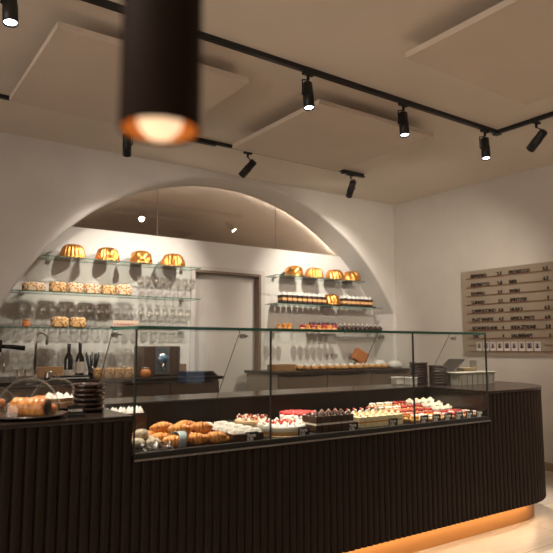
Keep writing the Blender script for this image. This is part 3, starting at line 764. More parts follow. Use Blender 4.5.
# contents
e = thing('loaf_cake', 'orange glazed loaf cake cut open under the front glass dome', 'cake', (.650, 2.80, TOPZ + .0135), R(-42))
m = MB(); n_ = 20
m.tube([(-.085 + .17 * i / n_, 0, .035) for i in range(n_ + 1)], lambda u: .040 * (1 + .09 * math.sin(u * 44)) * (min(1, (u + .004) / .14)) ** .5, 16)
m.obj('loaf', crust, e); MB().lathe([(.0001, 0), (.034, 0), (.034, .004), (.0001, .004)], 18, (.0, 0, 0), M=Matrix.Translation((.088, 0, .035)) @ Matrix.Rotation(R(90), 4, 'Y')).obj('cut_face', choc, e)
K_wed = Kind(lambda: mk_slice(sponge, creamm, creamm, .05, .09, .045))
for i, (x, y, a) in enumerate(((.64, 2.905, 60), (.72, 2.90, 100))): K_wed.put((x, y, TOPZ + .0135), R(a), 'pale cream cake slice behind the loaf under the front dome', 'slices under the front dome')
for i, (x, y, a) in enumerate(((.84, 3.09, 80), (.92, 3.12, 110), (.85, 3.17, 95))): K_wed.put((x, y, TOPZ + .0135), R(a), 'pale cream cake slice under the second glass dome', 'slices under the second dome')
K_mb = Kind(lambda: tag(MB().lathe([(.0001, 0), (.03, .0), (.04, .02), (.036, .042), (.02, .05), (.0001, .042)], 20, fn=lambda a, k, r, z: r * (1 + .07 * math.cos(9 * a))).obj('small_bundt_cake', orangem), 'x', 'cake'))
for i, (x, y, dz) in enumerate(((.80, 3.20, 0), (.89, 3.205, 0))): K_mb.put((x, y, TOPZ + .0135 + dz), i, 'small orange fluted cake at the back under the second dome', 'fluted cakes')
K_mb.put((.585, 3.14, TOPZ + .0135), .5, 'small orange fluted cake alone under the far left dome', 'fluted cakes')
K_mb.put((.745, 2.82, TOPZ + .0135), .5, 'small orange fluted cake beside the loaf under the front dome', 'fluted cakes', .8)
# dark stacks
def mk_disc():
    m = MB(); m.lathe([(.0001, 0), (.066, 0), (.074, .010), (.074, .0215), (.062, .0215), (.058, .012), (.0001, .010)], 40,
                      fn=lambda a, k, r, z: r * (1 + (.028 * math.cos(14 * a) if 0 < k < 5 else 0)))
    return tag(m.obj('fluted_dish', mat('dark_brown_glaze', (0.030, 0.014, 0.011), 0.18, noise=.4, nscale=30, coat=.6)), 'x', 'dish')
K_d = Kind(mk_disc)
for i in range(6): K_d.put((.955, 2.935, TOPZ + .0005 + i * .0222), i * .2, ('topmost dark fluted dish of the stack left of the glass case' if i == 5 else 'dark fluted dish inside the stack left of the glass case'), 'dark dishes stacked at left')
for j, (x, y) in enumerate(((3.85, 3.46), (3.925, 3.32))):
    for i in range(8 - j): K_d.put((x, y, TOPZ + .0005 + i * .0222), i * .2, ('topmost dark dish' if i == 7 - j else 'dark dish inside the stack') + (' of the left stack behind the case' if j == 0 else ' of the stack beside the grey crate'), 'dark dishes stacked behind the case')
# card holder
e = thing('card_holder', 'small black card holder on the counter beside the front dome', 'card holder', (.838, 2.74, TOPZ), R(-8))
MB().box(-.038, .038, -.014, .014, 0, .012).obj('holder_base', blackm, e)
MB().obox((0, .004, .028), (.072, .003, .045), (R(-12), 0, 0)).obj('card', blackg, e)
o = text('card_writing', 'BACKEREI', .0135, whitep, e, (-.033, -.0035, .024), (R(78), 0, 0), ext=.0004, bold=.0006)
# meringues on a riser in the back left corner of the case
tag(MB().box(1.10, 1.335, 3.12, 3.215, CZ, .955).obj('display_riser', blackg, bevel=.003), 'black display riser in the back left corner of the case', 'riser')
K_me = Kind(lambda: tag(swirl(0, .022, .034, 12, 3).obj('meringue', whitec), 'x', 'meringue'))
for i in range(5):
    for y in (3.145, 3.19): K_me.put((1.125 + i * .045, y, .9552), 0, 'small white meringue on the riser in the left corner of the case', 'meringues in the case')

# ------------------------------------------------------------ right side of the rear worktop
def box_cup(x, y, lab): 
    e = thing('white_container', lab, 'container', (x, y, TOPZ))
    MB().prism([(-.045, -.03), (.045, -.03), (.045, .03), (-.045, .03)], 0, .055).obj('tub', whitec, e, bevel=.006)
    MB().box(-.048, .048, -.033, .033, .055, .062).obj('lid', whitec, e, bevel=.003)
box_cup(3.665, 3.52, 'small white lidded tub, left one behind the case'); box_cup(3.735, 3.44, 'small white lidded tub, right one beside the dark stack')
e = thing('storage_crate', 'grey translucent plastic crate with ribbed sides on the worktop', 'crate', (4.245, 3.33, TOPZ), R(0))
cm = MB(); hx, hy, hz = .225, .15, .088
cm.box(-hx, hx, -hy, hy, 0, .004)
for (a, b_, c, d_) in ((-hx, hx, -hy, -hy + .005), (-hx, hx, hy - .005, hy), (-hx, -hx + .005, -hy + .005, hy - .005), (hx - .005, hx, -hy + .005, hy - .005)): cm.box(a, b_, c, d_, .004, hz)
cm.obj('crate_body', crate_m, e)
rm = MB()
for i in range(7):
    x = -hx + .02 + i * (2 * hx - .04) / 6; rm.box(x - .004, x + .004, -hy - .007, -hy, .005, hz - .005)
for i in range(5):
    y = -hy + .02 + i * (2 * hy - .04) / 4; rm.box(-hx - .007, -hx, y - .004, y + .004, .005, hz - .005)
rm.obj('rib', crate_m, e)
MB().box(-hx - .014, hx + .014, -hy - .014, hy + .014, hz, hz + .012).obj('crate_lid', crate_m, e, bevel=.004)
CT = TOPZ + .1003
e = thing('tablet_stand', 'dark tilted tablet propped on the lid of the grey crate', 'tablet', (4.14, 3.36, CT), R(8))
MB().obox((0, 0, .052), (.20, .15, .008), (R(0), R(-28), 0)).obj('tablet', screenm, e, bevel=.002)
MB().box(-.05, .05, -.04, .04, 0, .006).obj('stand_foot', blackm, e); MB().tube([(0.0, 0, .005), (.01, 0, .052)], .008, 8).obj('stand_arm', blackm, e)
e = thing('paper_bag_pile', 'flat pile of beige paper bags on the grey crate', 'paper bags', (4.30, 3.33, CT), R(-6))
for i in range(4): MB().box(-.065, .065, -.05, .05, i * .007, i * .007 + .0065).obj('paper_bag', mat('kraft_paper_%d' % i, (0.36 + .03 * i, 0.27 + .02 * i, 0.18), .8), e)
for i, o in enumerate(e.children): o.rotation_euler = (0, 0, R(i * 7 - 10))
e = thing('photo_stand', 'small white framed card standing upright on the crate', 'frame', (4.40, 3.34, CT), R(-25))
fm = MB()
for (a, b_, c, d_) in ((-.032, -.026, 0, .085), (.026, .032, 0, .085), (-.026, .026, 0, .006), (-.026, .026, .079, .085)): fm.box(a, b_, -.004, .004, c, d_)
fm.obj('card_frame', steel, e); MB().box(-.026, .026, -.001, .001, .006, .079).obj('card', crate_m, e)

# ------------------------------------------------------------ back counters
BZ = 1.02
def counter_unit(name, label, x0, x1, y0, y1, ndr):
    e = thing(name, label, 'cabinet', (0, 0, 0))
    MB().box(x0 + .01, x1 - .01, y0 + .03, y1, .08, BZ - .03).obj('cabinet_body', taupe, e)
    MB().box(x0 + .03, x1 - .03, y0 + .06, y1, 0, .08).obj('toe_kick', blackm, e)
    w_ = (x1 - x0 - .02) / ndr
    for i in range(ndr):
        a = x0 + .01 + i * w_
        dr = MB().box(a + .004, a + w_ - .004, y0 + .01, y0 + .03, .79, BZ - .05).obj('drawer', taupe_dark, e)
        MB().box(a + .08, a + w_ - .08, y0 - .004, y0 + .010, .965, .975).obj('handle', blackm, dr)
        dd = MB().box(a + .004, a + w_ - .004, y0 + .01, y0 + .03, .09, .78).obj('cabinet_door', taupe, e)
        MB().box(a + w_ - .05, a + w_ - .04, y0 - .006, y0 + .010, .55, .72).obj('handle', blackm, dd)
    return e
counter_unit('back_cabinet', 'taupe drawer cabinet under the left glass shelves', .90, 3.02, 5.27, 6.29, 4)
tag(MB().box(.88, 3.04, 5.25, 6.295, BZ - .03, BZ).obj('back_worktop', stone, bevel=.003), 'thin dark worktop with sink tap and bottles, left of the door', 'worktop')
counter_unit('back_cabinet', 'taupe cabinet under the right glass shelves', 4.20 - .25, 6.09, 5.60, 6.29, 3)
tag(MB().box(3.93, 6.105, 5.58, 6.295, BZ - .03, BZ).obj('back_worktop', stone, bevel=.003), 'thin dark worktop holding a pastry tray, right of the door', 'worktop')

# ------------------------------------------------------------ glass shelves
def shelf(x0, x1, z, label, grp, y0=6.03):
    e = thing('glass_shelf', label, 'shelf', (0, 0, 0), 0, grp)
    MB().box(x0, x1, y0, YR - .002, z - .008, z, edge_mi=1, thin='z').obj('shelf_board', [shelfg, edgel], e)
    for x in (x0 + .12, x1 - .12): MB().box(x - .02, x + .02, YR - .05, YR, z - .022, z - .0085).obj('bracket', steel, e)
gl, gr = 'glass shelves left of the door', 'glass shelves right of the door'
SZ = (2.185, 1.835, 1.49)
def zx(z): return AX - math.sqrt(AR ** 2 - (z - AZ) ** 2)
shelf(zx(SZ[0]) + .03, 3.19, SZ[0], 'top glass shelf left of the door, under the copper tins', gl)
shelf(zx(SZ[1]) + .03, 3.19, SZ[1], 'middle glass shelf left of the door, holding bags of nuts', gl)
shelf(zx(SZ[2]) + .03, 3.19, SZ[2], 'lowest glass shelf left of the door, holding letter blocks', gl)
shelf(4.24, 5.70, SZ[0], 'top glass shelf right of the door, under the copper tins', gr)
shelf(4.24, 6.03, SZ[1], 'middle glass shelf right of the door, holding layered slices', gr)
shelf(4.24, 6.09, SZ[2], 'lowest glass shelf right of the door, holding berry cakes', gr)

# ------------------------------------------------------------ copper tins
def tin(style):
    n = 180; Rr = .122; Ht = .145
    base = [(.104, 0), (.126, .0), (.127, .006), (.121, .008), (.120, .03), (.114, .07), (.104, .105), (.088, .130), (.066, .143), (.048, .140), (.036, .12), (.030, .08), (.030, .078)]
    def fn(a, k, r, z):
        if k < 4 or k > 10 or z > .135: return r
        if style == 0: return r * (.92 + .11 * abs(math.sin(9 * a)) ** .7)
        if style == 1: return r * (1 + .08 * math.cos(6 * a) * math.cos(z * 45) + .03 * math.cos(24 * a))
        if style == 2: return r * (1 + .09 * (abs(((a * 6 / PI + z * 18) % 2) - 1) + abs(((a * 6 / PI - z * 18) % 2) - 1) - 1))
        if style == 3: return r * (1 + .10 * math.cos(8 * a) * (1 if z < .08 else .2) + .05 * math.cos(16 * a))
        if style == 4: return r * (.93 + .12 * abs(math.sin(6 * a + z * 14)) ** .8)
        if style == 5: return r * (1 - .08 * abs(math.cos(7 * a + z * 12)) + .03)
        return r * (1 + .12 * math.sin(6 * a + z * 25) ** 3)
    prof = []
    for (r0, z0), (r1, z1) in zip(base, base[1:]):
        prof.append((r0, z0))
        if abs(z1 - z0) > .012 or abs(r1 - r0) > .012:
            prof.append(((r0 + r1) / 2, (z0 + z1) / 2))
    prof.append(base[-1])
    return MB().lathe(prof, n, fn=lambda a, k, r, z: fn(a, 5 if (z > .01 and r > .045) else 0, r, z), cap=False)
tins = (((1.79, 6.15, SZ[0]), 0, 'copper bundt tin with upright flutes, leftmost on the top shelf'),
        ((2.15, 6.15, SZ[0]), 1, 'copper bundt tin with a garland pattern, second from left on top shelf'),
        ((2.52, 6.15, SZ[0]), 2, 'copper bundt tin with crossing diamond pattern, third on the left shelf'),
        ((2.895, 6.15, SZ[0]), 3, 'copper bundt tin with an embossed front, nearest the door on the left shelf'),
        ((4.58, 6.15, SZ[0]), 2, 'copper tin with diamond pattern, leftmost on the top right shelf'),
        ((4.905, 6.15, SZ[0]), 0, 'copper tin with upright flutes, second on the top right shelf'),
        ((5.25, 6.15, SZ[0]), 4, 'copper tin with slanting flutes, third on the top right shelf'),
        ((5.55, 6.15, SZ[0]), 6, 'copper tin with swirled blocks, rightmost on the top right shelf'),
        ((5.16, 6.12, SZ[1]), 4, 'copper swirled tin between the rows of layered slices'))
for i, (p, s_, lab) in enumerate(tins):
    o = tin(s_).obj('bundt_tin', copper, loc=p); o.rotation_euler = (0, 0, i * .9)
    if i > 3: o.scale = (1.0, 1.0, .95)
    tag(o, lab, 'baking tin', 'copper tins on the shelves')

# ------------------------------------------------------------ wine glasses
gm = MB().lathe([(.0001, .0), (.033, .001), (.030, .004), (.005, .008), (.0035, .02), (.0035, .095), (.008, .103), (.026, .125), (.037, .155), (.038, .18), (.030, .225), (.0285, .225), (.036, .18), (.035, .155), (.024, .128), (.0001, .108)], 18, cap=False).mesh('wine_glass', stemg)
tum = MB().lathe([(.0001, 0), (.030, 0), (.038, .10), (.0365, .10), (.0285, .006), (.0001, .006)], 18, cap=False).mesh('tumbler', stemg)
def wg(x, y, z, lab, grp, me=gm, nm='wine_glass', cat='wine glass', s_=1):
    o = bpy.data.objects.new(nm, me); C.objects.link(o); o.location = (x, y, z); o.scale = (s_,) * 3; tag(o, lab, cat, grp)
i = 0
x = 1.33
while x < 3.15:
    if not (2.16 < x < 2.52): wg(x, 6.12, SZ[2], 'clear wine glass in the front row on the lowest left shelf', 'wine glasses on the lowest left shelf')
    wg(x + .04, 6.215, SZ[2], 'clear wine glass in the back row on the lowest left shelf', 'wine glasses at the back of the lowest left shelf')
    x += .092
for k in range(8):
    wg(2.50 + k * .088, 6.10, SZ[1], 'clear wine glass in the front row on the middle left shelf', 'wine glasses on the middle left shelf')
    wg(2.54 + k * .088, 6.20, SZ[1], 'clear wine glass in the back row on the middle left shelf', 'wine glasses at the back of the middle left shelf')
for k in range(14):
    wg(1.30 + k * .095, 6.22, BZ, 'clear wine glass standing on the worktop against the back wall', 'wine glasses on the back worktop')
# ------------------------------------------------------------ shelf goods, left
def bag(x, y, z, w_, h_, lab, m=confet, grp='bags of nut and fruit mix'):
    e = thing('snack_bag', lab, 'snack bag', (x, y, z), 0, grp)
    def bl(sx, sy, sz, jit):
        b_ = MB(); n1, n2 = 9, 7; prof = []
        b_.lathe([(.0001, 0), (.9, 0), (1.0, .15), (1.0, .75), (.85, .95), (.0001, 1)], 20, fn=lambda a, k, r, zz: r * (1 / max(abs(math.cos(a)), abs(math.sin(a)))) ** .8 * (1 + (random.uniform(-jit, jit) if r > .1 else 0)))
        for v in b_.bm.verts: v.co = Vector((v.co.x * sx, v.co.y * sy, v.co.z * sz))
        return b_
    bl(w_ / 2 - .004, .032, h_ * .88, .02).obj('contents', m, e)
    bl(w_ / 2, .036, h_, .03).obj('clear_wrapper', film, e)
    return e
bag(1.415, 6.10, SZ[1], .22, .10, 'clear bag of nuts and dried fruit at the left end of the middle shelf')
for i in range(3): bag(1.64 + i * .17, 6.10, SZ[1], .168, .12, ['clear bag of nut mix, second from left on the middle shelf', 'clear bag of nut mix, third from left on the middle shelf', 'clear bag of nut mix, fourth from left on the middle shelf'][i], granola if i == 0 else confet)
bag(2.145, 6.10, SZ[1], .15, .115, 'clear bag of orange nut mix, fifth on the middle shelf', granola)
bag(2.315, 6.10, SZ[1], .18, .135, 'clear bag of pale biscuits, rightmost on the middle shelf')
bag(1.66, 6.055, SZ[2], .17, .12, 'clear bag of granola, left one on the lowest left shelf', granola, 'granola on the lowest shelf')
bag(1.835, 6.055, SZ[2], .165, .12, 'clear bag of granola, right one on the lowest left shelf', granola, 'granola on the lowest shelf')
e = thing('jam_jar', 'jar of orange jam at the left end of the lowest shelf', 'jar', (1.355, 6.06, SZ[2]))
MB().lathe([(.0001, 0), (.034, 0), (.036, .01), (.036, .05), (.028, .06), (.0001, .06)], 20).obj('jar', orangem, e); MB().lathe([(.0001, .06), (.031, .06), (.031, .074), (.0001, .074)], 20).obj('lid', goldboard, e)
wg(1.27, 6.06, SZ[2], 'clear tumbler left of the orange jam jar on the lowest shelf', None, tum, 'tumbler', 'glass')
# lettered pieces
e = thing('letter_board', 'black letter stand with red letters on the lowest left shelf', 'letter sign', (2.33, 6.05, SZ[2]))
MB().box(-.15, .15, -.025, .025, 0, .02).obj('stand_base', blackm, e)
MB().box(-.14, .14, -.006, .006, .02, .085).obj('letter_card', mat('cream_card', (0.75, 0.60, 0.46), .7), e)
text('lettering', 'A B KRONE M E S', .034, redletter, e, (-.132, -.0075, .03), (R(90), 0, 0), ext=.001)
e = thing('wall_lettering', 'tiny red words stuck to the wall above the letter stand', 'lettering', (2.11, YR - .003, 1.70))
text('lettering', 'LA BAUM', .052, redletter, e, (-.10, 0, 0), (R(90), 0, 0), ext=.001)

# ------------------------------------------------------------ shelf goods, right
K_ls = Kind(lambda: mk_slice(choc, mat('apricot_sponge', (0.85, 0.48, 0.20), .6), darkchoc, .064, .11, .095, None, .05, (.28, .62, .85)))
for ch in K_ls.o.children:
    if ch.name.startswith('cream_dollop'): ch.data.materials.clear(); ch.data.materials.append(whitec)
tag(MB().box(4.32, 5.90, 6.04, 6.20, SZ[1] + .0005, SZ[1] + .012).obj('slate_board', blackg), 'long black slate board under the layered slices on the middle right shelf', 'board')
for i in range(9): K_ls.put((4.365 + i * .079, 6.11, SZ[1] + .0125), 0, 'dark layered cake slice left of the copper tin on the right shelf', 'layered slices left of the tin')
for i in range(7): K_ls.put((5.35 + i * .079, 6.11, SZ[1] + .0125), 0, 'dark layered cake slice right of the copper tin on the right shelf', 'layered slices right of the tin')
# tin stands on the slate
for o in C.objects:
    if o.name.startswith('bundt_tin') and abs(o.location.z - SZ[1]) < .001: o.location.z = SZ[1] + .0125
K_ot = Kind(lambda: mk_tart(crustl, creamy, amber, 5, .038)); K_rt = Kind(lambda: mk_tart(crustl, creamm, redb, 7, .038)); K_ct = Kind(lambda: mk_cup(darkchoc, darkchoc, choc, .034, .045, creamm))
for i in range(3): K_ot.put((4.30 + i * .08, 6.09, SZ[2]), i, 'orange fruit tartlet at the left end of the lowest right shelf', 'orange tartlets', (1, 1, 2.4))
for i in range(7): (K_rt if i % 2 == 0 else K_ot).put((4.66 + i * .088, 6.09, SZ[2]), i, ('red berry tartlet in the middle of the lowest right shelf' if i % 2 == 0 else 'orange tartlet in the middle of the lowest right shelf'), 'middle tartlets', (1.1, 1.1, 2.2))
K_pj = Kind(lambda: tag(MB().lathe([(.0001, 0), (.030, 0), (.032, .01), (.032, .085), (.024, .095), (.024, .105), (.0001, .105)], 16).obj('jam_jar', purpleb), 'x', 'jar'))
for i in range(6): K_pj.put((4.90 + i * .078, 6.21, SZ[2]), 0, 'dark purple jam jar behind the tartlets on the lowest right shelf', 'purple jam jars', 1.2)
for i in range(9):
    for y in (6.08, 6.17): K_ct.put((5.36 + i * .080, y, SZ[2]), 0, 'dark chocolate cake with white top at the right of the lowest shelf', 'chocolate cakes on the lowest shelf', (1.15, 1.15, 1.5))

# ------------------------------------------------------------ things on the left back counter
# tap
e = thing('kitchen_tap', 'tall steel gooseneck tap rising from the back worktop', 'tap', (1.33, 5.55, BZ))
MB().lathe([(.024, 0), (.024, .03), (.016, .04)], 16).obj('tap_base', steel, e)
MB().tube([(0, 0, .03), (0, 0, .36)] + [(.045 - .045 * math.cos(a * PI / 10), 0, .36 + .045 * math.sin(a * PI / 10)) for a in range(1, 11)] + [(.09, 0, .30)], .0105, 12).obj('spout', steel, e)
MB().tube([(0, -.02, .05), (.0, -.06, .09)], .007, 8).obj('lever', steel, e)
# wooden board
tag(MB().box(1.40, 1.66, 5.86, 5.885, BZ, BZ + .10).obj('chopping_board', woodl, bevel=.004), 'oak chopping board standing behind the wine bottles', 'chopping board')
# bottles
def bottle(x, y, lab, h=.31, lz=.04, lh=.09):
    e = thing('wine_bottle', lab, 'bottle', (x, y, BZ), 0, 'wine bottles')
    MB().lathe([(.0001, 0), (.037, 0), (.038, .01), (.038, .17), (.034, .195), (.018, .225), (.0145, .24), (.0145, h), (.0001, h)], 28).obj('bottle', wine, e)
    MB().lathe([(.0386, lz), (.0386, lz + lh)], 28, cap=False).obj('label', labelm, e)
    MB().lathe([(.0152, .265), (.0158, h + .001), (.0001, h + .002)], 20, cap=False).obj('capsule', blackm, e)
bottle(1.615, 5.55, 'dark sloping wine bottle with small low label, left of the pair', .31, .03, .05)
bottle(1.715, 5.55, 'dark wine bottle with tall cream label, right of the pair', .32, .05, .10)
# cup with straws
e = thing('straw_holder', 'small jar of black straws beside the wine bottles', 'holder', (1.83, 5.55, BZ))
MB().lathe([(.0001, 0), (.032, 0), (.036, .10), (.034, .10), (.030, .004), (.0001, .004)], 20, cap=False).obj('jar', blackg, e)
for i in range(9):
    a = i * .7; MB().tube([(.012 * math.cos(a), .012 * math.sin(a), .005), (.065 * math.cos(a), .04 * math.sin(a), .21 + .012 * (i % 3))], .0065, 6).obj('straw', blackm, e)
# granola row on the worktop
for i in range(4): bag(1.845 + i * .095, 5.42, BZ, .094, .11, ['clear bag of golden granola, left one on the worktop', 'clear bag of golden granola, second on the worktop', 'clear bag of golden granola, third on the worktop', 'clear bag of golden granola nearest the glass jar'][i], granola, 'granola bags on the worktop')
# tray stack
for i in range(3):
    tag(MB().obox((1.56 + .02 * i, 5.40, BZ + .006 + i * .0125), (.30, .18, .011), (0, 0, R(3 * i - 4))).obj('slate_tray', [blackg, whitec, blackg][i]), ['flat black slate at the bottom of the pile by the bottles', 'white plate between the two slates by the bottles', 'black slate on top of the pile by the bottles'][i], 'tray')
# big glass jar
e = thing('glass_jar', 'large round clear glass jar of biscuits left of the silver machine', 'jar', (2.165, 5.66, BZ))
MB().lathe([(.0001, .002), (.09, .002), (.11, .03), (.115, .12), (.10, .20), (.075, .235), (.075, .25), (.073, .25), (.073, .235), (.0001, .22)], 32, cap=False).obj('jar', stemg, e)
MB().lathe([(.0001, .255), (.07, .252), (.08, .25), (.08, .262), (.0001, .275)], 24).obj('lid', stemg, e)
bcm = MB().ball((0, 0, 0), .022, 8, 6, (1, 1, .6)).mesh('biscuit', choc); bcl = MB().ball((0, 0, 0), .022, 8, 6, (1, 1, .6)).mesh('biscuit', whitep)
for i in range(26):
    a = i * 2.4; rr = .075 * math.sqrt((i % 9 + .5) / 9)
    o = bpy.data.objects.new('biscuit', bcm if i % 3 else bcl); C.objects.link(o); o.location = (2.165 + rr * math.cos(a), 5.66 + rr * math.sin(a), BZ + .02 + .028 * (i // 9) + .004); o.rotation_euler = (a, 0, a)
    tag(o, 'dark round biscuit inside the big glass jar' if i % 3 else 'pale round biscuit inside the big glass jar', 'biscuit', 'dark biscuits in the jar' if i % 3 else 'pale biscuits in the jar')
e = thing('orange_pumpkin_jar', 'squat orange jar in front of the silver machine', 'jar', (2.27, 5.36, BZ))
MB().lathe([(.0001, 0), (.035, 0), (.052, .025), (.050, .055), (.034, .078), (.0001, .08)], 24).obj('jar', orangem, e)
MB().lathe([(.0001, .08), (.034, .08), (.034, .092), (.0001, .094)], 24).obj('lid', steel, e)
# silver machine
e = thing('coffee_grinder', 'boxy silver and brown machine with round blue dial', 'machine', (2.485, 5.60, BZ))
MB().box(-.19, .19, -.13, .13, 0, .29).obj('housing', mat('brown_metal_housing', (0.20, 0.14, 0.11), 0.3, metal=.6), e, bevel=.008)
MB().box(-.075, .075, -.138, -.131, .02, .28).obj('front_plate', mat('bluish_steel', (0.34, 0.40, 0.46), .25, metal=.8), e, bevel=.003)
MB().box(-.06, .06, -.06, .06, .291, .325).obj('hopper', stemg, e)
for r_, m_, d0 in ((.050, steel, 0), (.040, dialblue, .006)):
    MB().lathe([(.0001, 0), (r_, 0), (r_, .012 + d0), (.0001, .012 + d0)], 28, M=Matrix.Translation((0, -.139, .17)) @ Matrix.Rotation(R(90), 4, 'X')).obj('dial_ring' if d0 == 0 else 'dial', m_, e)
MB().tube([(0, -.15, .12), (0, -.155, .07)], .012, 8).obj('outlet_spout', steel, e)
# trays right of it
for i in range(3):
    tag(MB().obox((2.835 - .01 * i, 5.44, BZ + .007 + i * .0155), (.34 - .02 * i, .25, .014), (0, 0, R(2 * i))).obj('baking_tray', blackg, bevel=.002), ['lowest black baking tray beside the silver machine', 'middle black baking tray beside the silver machine', 'top black baking tray beside the silver machine'][i], 'tray', 'black baking trays')
tag(MB().box(2.70, 2.84, 5.66, 5.80, BZ, BZ + .11).obj('wooden_box', woodl, bevel=.003), 'small oak box behind the black baking trays', 'box')

# espresso machine at the far left
e = thing('espresso_machine', 'chrome espresso machine with black handle at the left edge', 'coffee machine', (0.955, 5.50, BZ))
MB().box(-.13, .055, -.2, .12, 0, .05).obj('drip_tray', steel, e, bevel=.006)
MB().box(-.13, .055, -.02, .16, .05, .34).obj('machine_body', steel, e, bevel=.015)
MB().box(-.13, .055, -.2, -.03, .24, .34).obj('brew_head', blackm, e, bevel=.01)
MB().lathe([(.036, 0), (.036, .04), (.03, .045)], 20, (0.01, -.11, .195)).obj('portafilter', steel, e)
MB().tube([(.02, -.13, .29), (.12, -.16, .285), (.235, -.18, .272)], lambda u: .014 + .007 * u, 12).obj('handle', blackm, e)
MB().tube([(.06, -.17, .25), (.075, -.2, .15), (.07, -.22, .08)], .006, 8).obj('steam_wand', steel, e)
for i, (x, y) in enumerate(((1.17, 5.36), (1.25, 5.40), (1.20, 5.46), (1.28, 5.33), (1.13, 5.42))):
    wg(x, y, BZ, 'clear tumbler in the cluster between coffee machine and tap', 'tumblers beside the coffee machine', tum, 'tumbler', 'glass')
e = thing('milk_jug', 'small steel milk jug standing right of the tap', 'jug', (1.42, 5.45, BZ))
MB().lathe([(.0001, 0), (.035, 0), (.036, .03), (.026, .06), (.030, .075), (.028, .075), (.024, .06), (.0001, .01)], 20, cap=False).obj('jug_body', steel, e); MB().tube([(.03, 0, .065), (.055, 0, .055), (.05, 0, .025), (.034, 0, .018)], .004, 6).obj('handle', steel, e)

# ------------------------------------------------------------ things on the right back counter
tag(MB().box(4.05, 4.36, 5.82, 5.98, BZ, BZ + .075).obj('wooden_box', woodl, bevel=.004), 'low oak box at the left end of the right worktop', 'box')
o = tag(MB().box(4.40, 5.86, 5.70, 6.02, BZ, BZ + .012).obj('slate_board', blackg, bevel=.002), 'long dark slab under the pastries on the right worktop', 'board')
def mk_strudel():
    e = thing('dusted_pastry', 'x', 'pastry')
    MB().lathe([(.0001, 0), (.05, .0), (.058, .016), (.044, .034), (.0001, .040)], 18, fn=lambda a, k, r, z: r * (1 + .07 * math.sin(3 * a + 1) + .03 * math.sin(9 * a))).obj('pastry_base', crustl, e)
    MB().lathe([(.0001, .044), (.026, .042), (.046, .031), (.030, .030), (.0001, .03)], 14, fn=lambda a, k, r, z: r * (1 + .2 * math.sin(4 * a))).obj('icing', whitec, e)
    return e
K_st = Kind(mk_strudel)
for r_ in range(2):
    for i in range(12): K_st.put((4.48 + i * .118, 5.77 + r_ * .14, BZ + .0125 + 0), i + r_, 'white-dusted pastry on the dark slab below the right shelves', 'dusted pastries', (.86, 1.0, 1.3))
K_st.o['category'] = 'pastry'
e = thing('copper_box', 'orange-brown box tilted upright behind the white sacks', 'box', (5.66, 6.12, BZ), R(-10))
MB().obox((0, 0, .15), (.20, .10, .16), (0, R(28), 0)).obj('box_body', mat('orange_brown_card', (0.42, 0.16, 0.05), .5), e, bevel=.01)
MB().box(-.07, .07, -.045, .045, 0, .075).obj('box_foot', woodl, e)
# white sacks
def sack(x, y, r, sx, lab):
    m = MB(); m.lathe([(.0001, 0), (r * .8, 0), (r, .03), (r * .85, .07), (r * .5, .095), (.0001, .10)], 28, fn=lambda a, k, q, z: q * (1 + .08 * math.sin(5 * a + k) + .04 * math.sin(11 * a - k)))
    for v in m.bm.verts: v.co.x *= sx
    tag(m.obj('cloth_bundle', whitep, loc=(x, y, BZ)), lab, 'cloth bundle', 'white cloth bundles')
sack(5.95 - .04, 5.80 + .2, .095, .95, 'crumpled white cloth bundle at the right end of the back worktop')
sack(5.97, 5.78, .09, 1.3, 'crumpled white cloth bundle at the front right corner of the back worktop')
# sockets
e = thing('power_socket', 'white triple power socket on the wall above the pastries', 'socket', (5.31, YR, 1.19))
MB().box(-.12, .12, -.008, 0, -.04, .04).obj('cover_plate', whitep, e, bevel=.003)
for x in (-.075, 0, .075):
    MB().lathe([(.0001, 0), (.026, 0), (.026, .006), (.0001, .003)], 20, M=Matrix.Translation((x, -.008, 0)) @ Matrix.Rotation(R(90), 4, 'X')).obj('socket_well', mat('socket_grey', (0.45, 0.42, 0.38), .5), e)

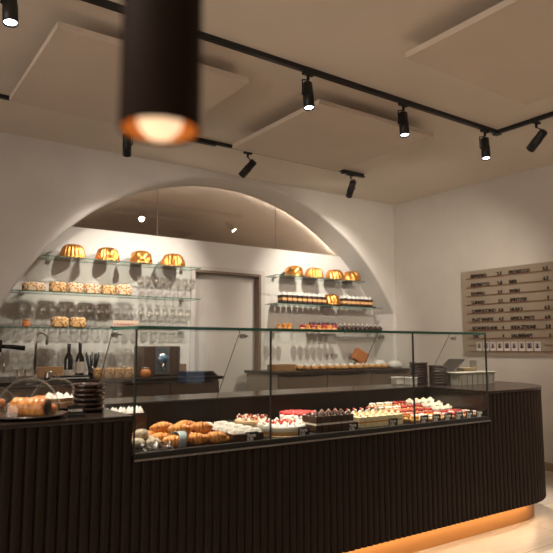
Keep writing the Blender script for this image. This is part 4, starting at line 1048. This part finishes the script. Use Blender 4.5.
# ------------------------------------------------------------ menu board
MY0, MY1 = 4.775, 3.47   # left and right edge along the wall
e = thing('menu_board', 'large beige menu board with black letters on right wall', 'menu board', (X1 - .002, 0, 0))
MB().box(-.022, 0, MY1, MY0, 1.20, 2.215).obj('board_panel', boardm, e, bevel=.002)
rails = [2.126, 2.018, 1.912, 1.808, 1.703, 1.600, 1.500, 1.405, 1.320, 1.255]
for i, z in enumerate(rails):
    if i == 8:
        MB().box(-.034, -.022, 4.59, 4.70, z, z + .006).obj('letter_ledge', ledge, e); MB().box(-.034, -.022, 3.60, 3.72, z, z + .006).obj('letter_ledge', ledge, e)
    else: MB().box(-.034, -.022, 3.60, 4.70, z - .008, z).obj('letter_ledge', ledge, e)
L1 = ['ESPRESSO', 'RISTRETTO', 'DOPPIO', 'LUNGO', 'CAPPUCCINO', 'FLAT WHITE', 'SCHOKOLADE', 'TEE']
Pr1 = ['2.5', '2.8', '3.5', '3.2', '3.8', '4.2', '4', '4']
L2 = ['PROSECCO', 'BIER', 'WEIN', 'SPRITZER', 'HUGO', 'APEROL SPRITZ', 'SODA ZITRONE', 'SALBEISAFT']
Pr2 = ['5.5', '4.5', '4', '5', '6.5', '6.8', '3.8', '5']
for i in range(8):
    z = rails[i] + .004
    for s_, y, al in ((L1[i], 4.635, 'LEFT'), (Pr1[i], 4.205, 'RIGHT'), (L2[i], 4.115, 'LEFT'), (Pr2[i], 3.635, 'RIGHT')):
        o = text('menu_lettering' if al == 'LEFT' else 'price_lettering', s_, .052, letterm, e, (-.026, y, z), (R(90), 0, R(-90)), al, .003, .0016)
        if len(s_) > 11: o.scale = (.82, 1, 1)
for i in range(9):
    y = 4.55 - i * .0935
    p = thing('photo_card', ['small photo card, first from the left on the menu ledge', 'small photo card, second from the left on the menu ledge', 'small photo card, third from the left on the menu ledge',
              'small photo card, fourth from the left on the menu ledge', 'small photo card in the middle of the menu ledge row', 'small photo card, fourth from the right on the menu ledge',
              'small photo card, third from the right on the menu ledge', 'small photo card, second from the right on the menu ledge', 'small photo card, rightmost on the menu ledge'][i], 'photo card', (X1 - .026, y, 1.2553), 0, 'photo cards on the menu board')
    MB().box(-.002, 0, -.036, .036, 0, .10).obj('card', whitep, p)
    MB().box(-.003, -.002, -.028, .028, .028, .092).obj('photo_print', mat('photo_print_%d' % i, [(0.40, 0.33, 0.30), (0.24, 0.17, 0.22), (0.45, 0.38, 0.40)][i % 3], .4), p)
    m = MB(); m.lathe([(.0001, 0), (.014, 0), (.016, .010), (.006, .024), (.009, .034), (.007, .044), (.0001, .048)], 12, M=Matrix.Translation((-.0032, (i % 2) * .004, .034)) @ Matrix.Diagonal((.05, 1, 1, 1)))
    m.obj('photo_figure', letterm, p)
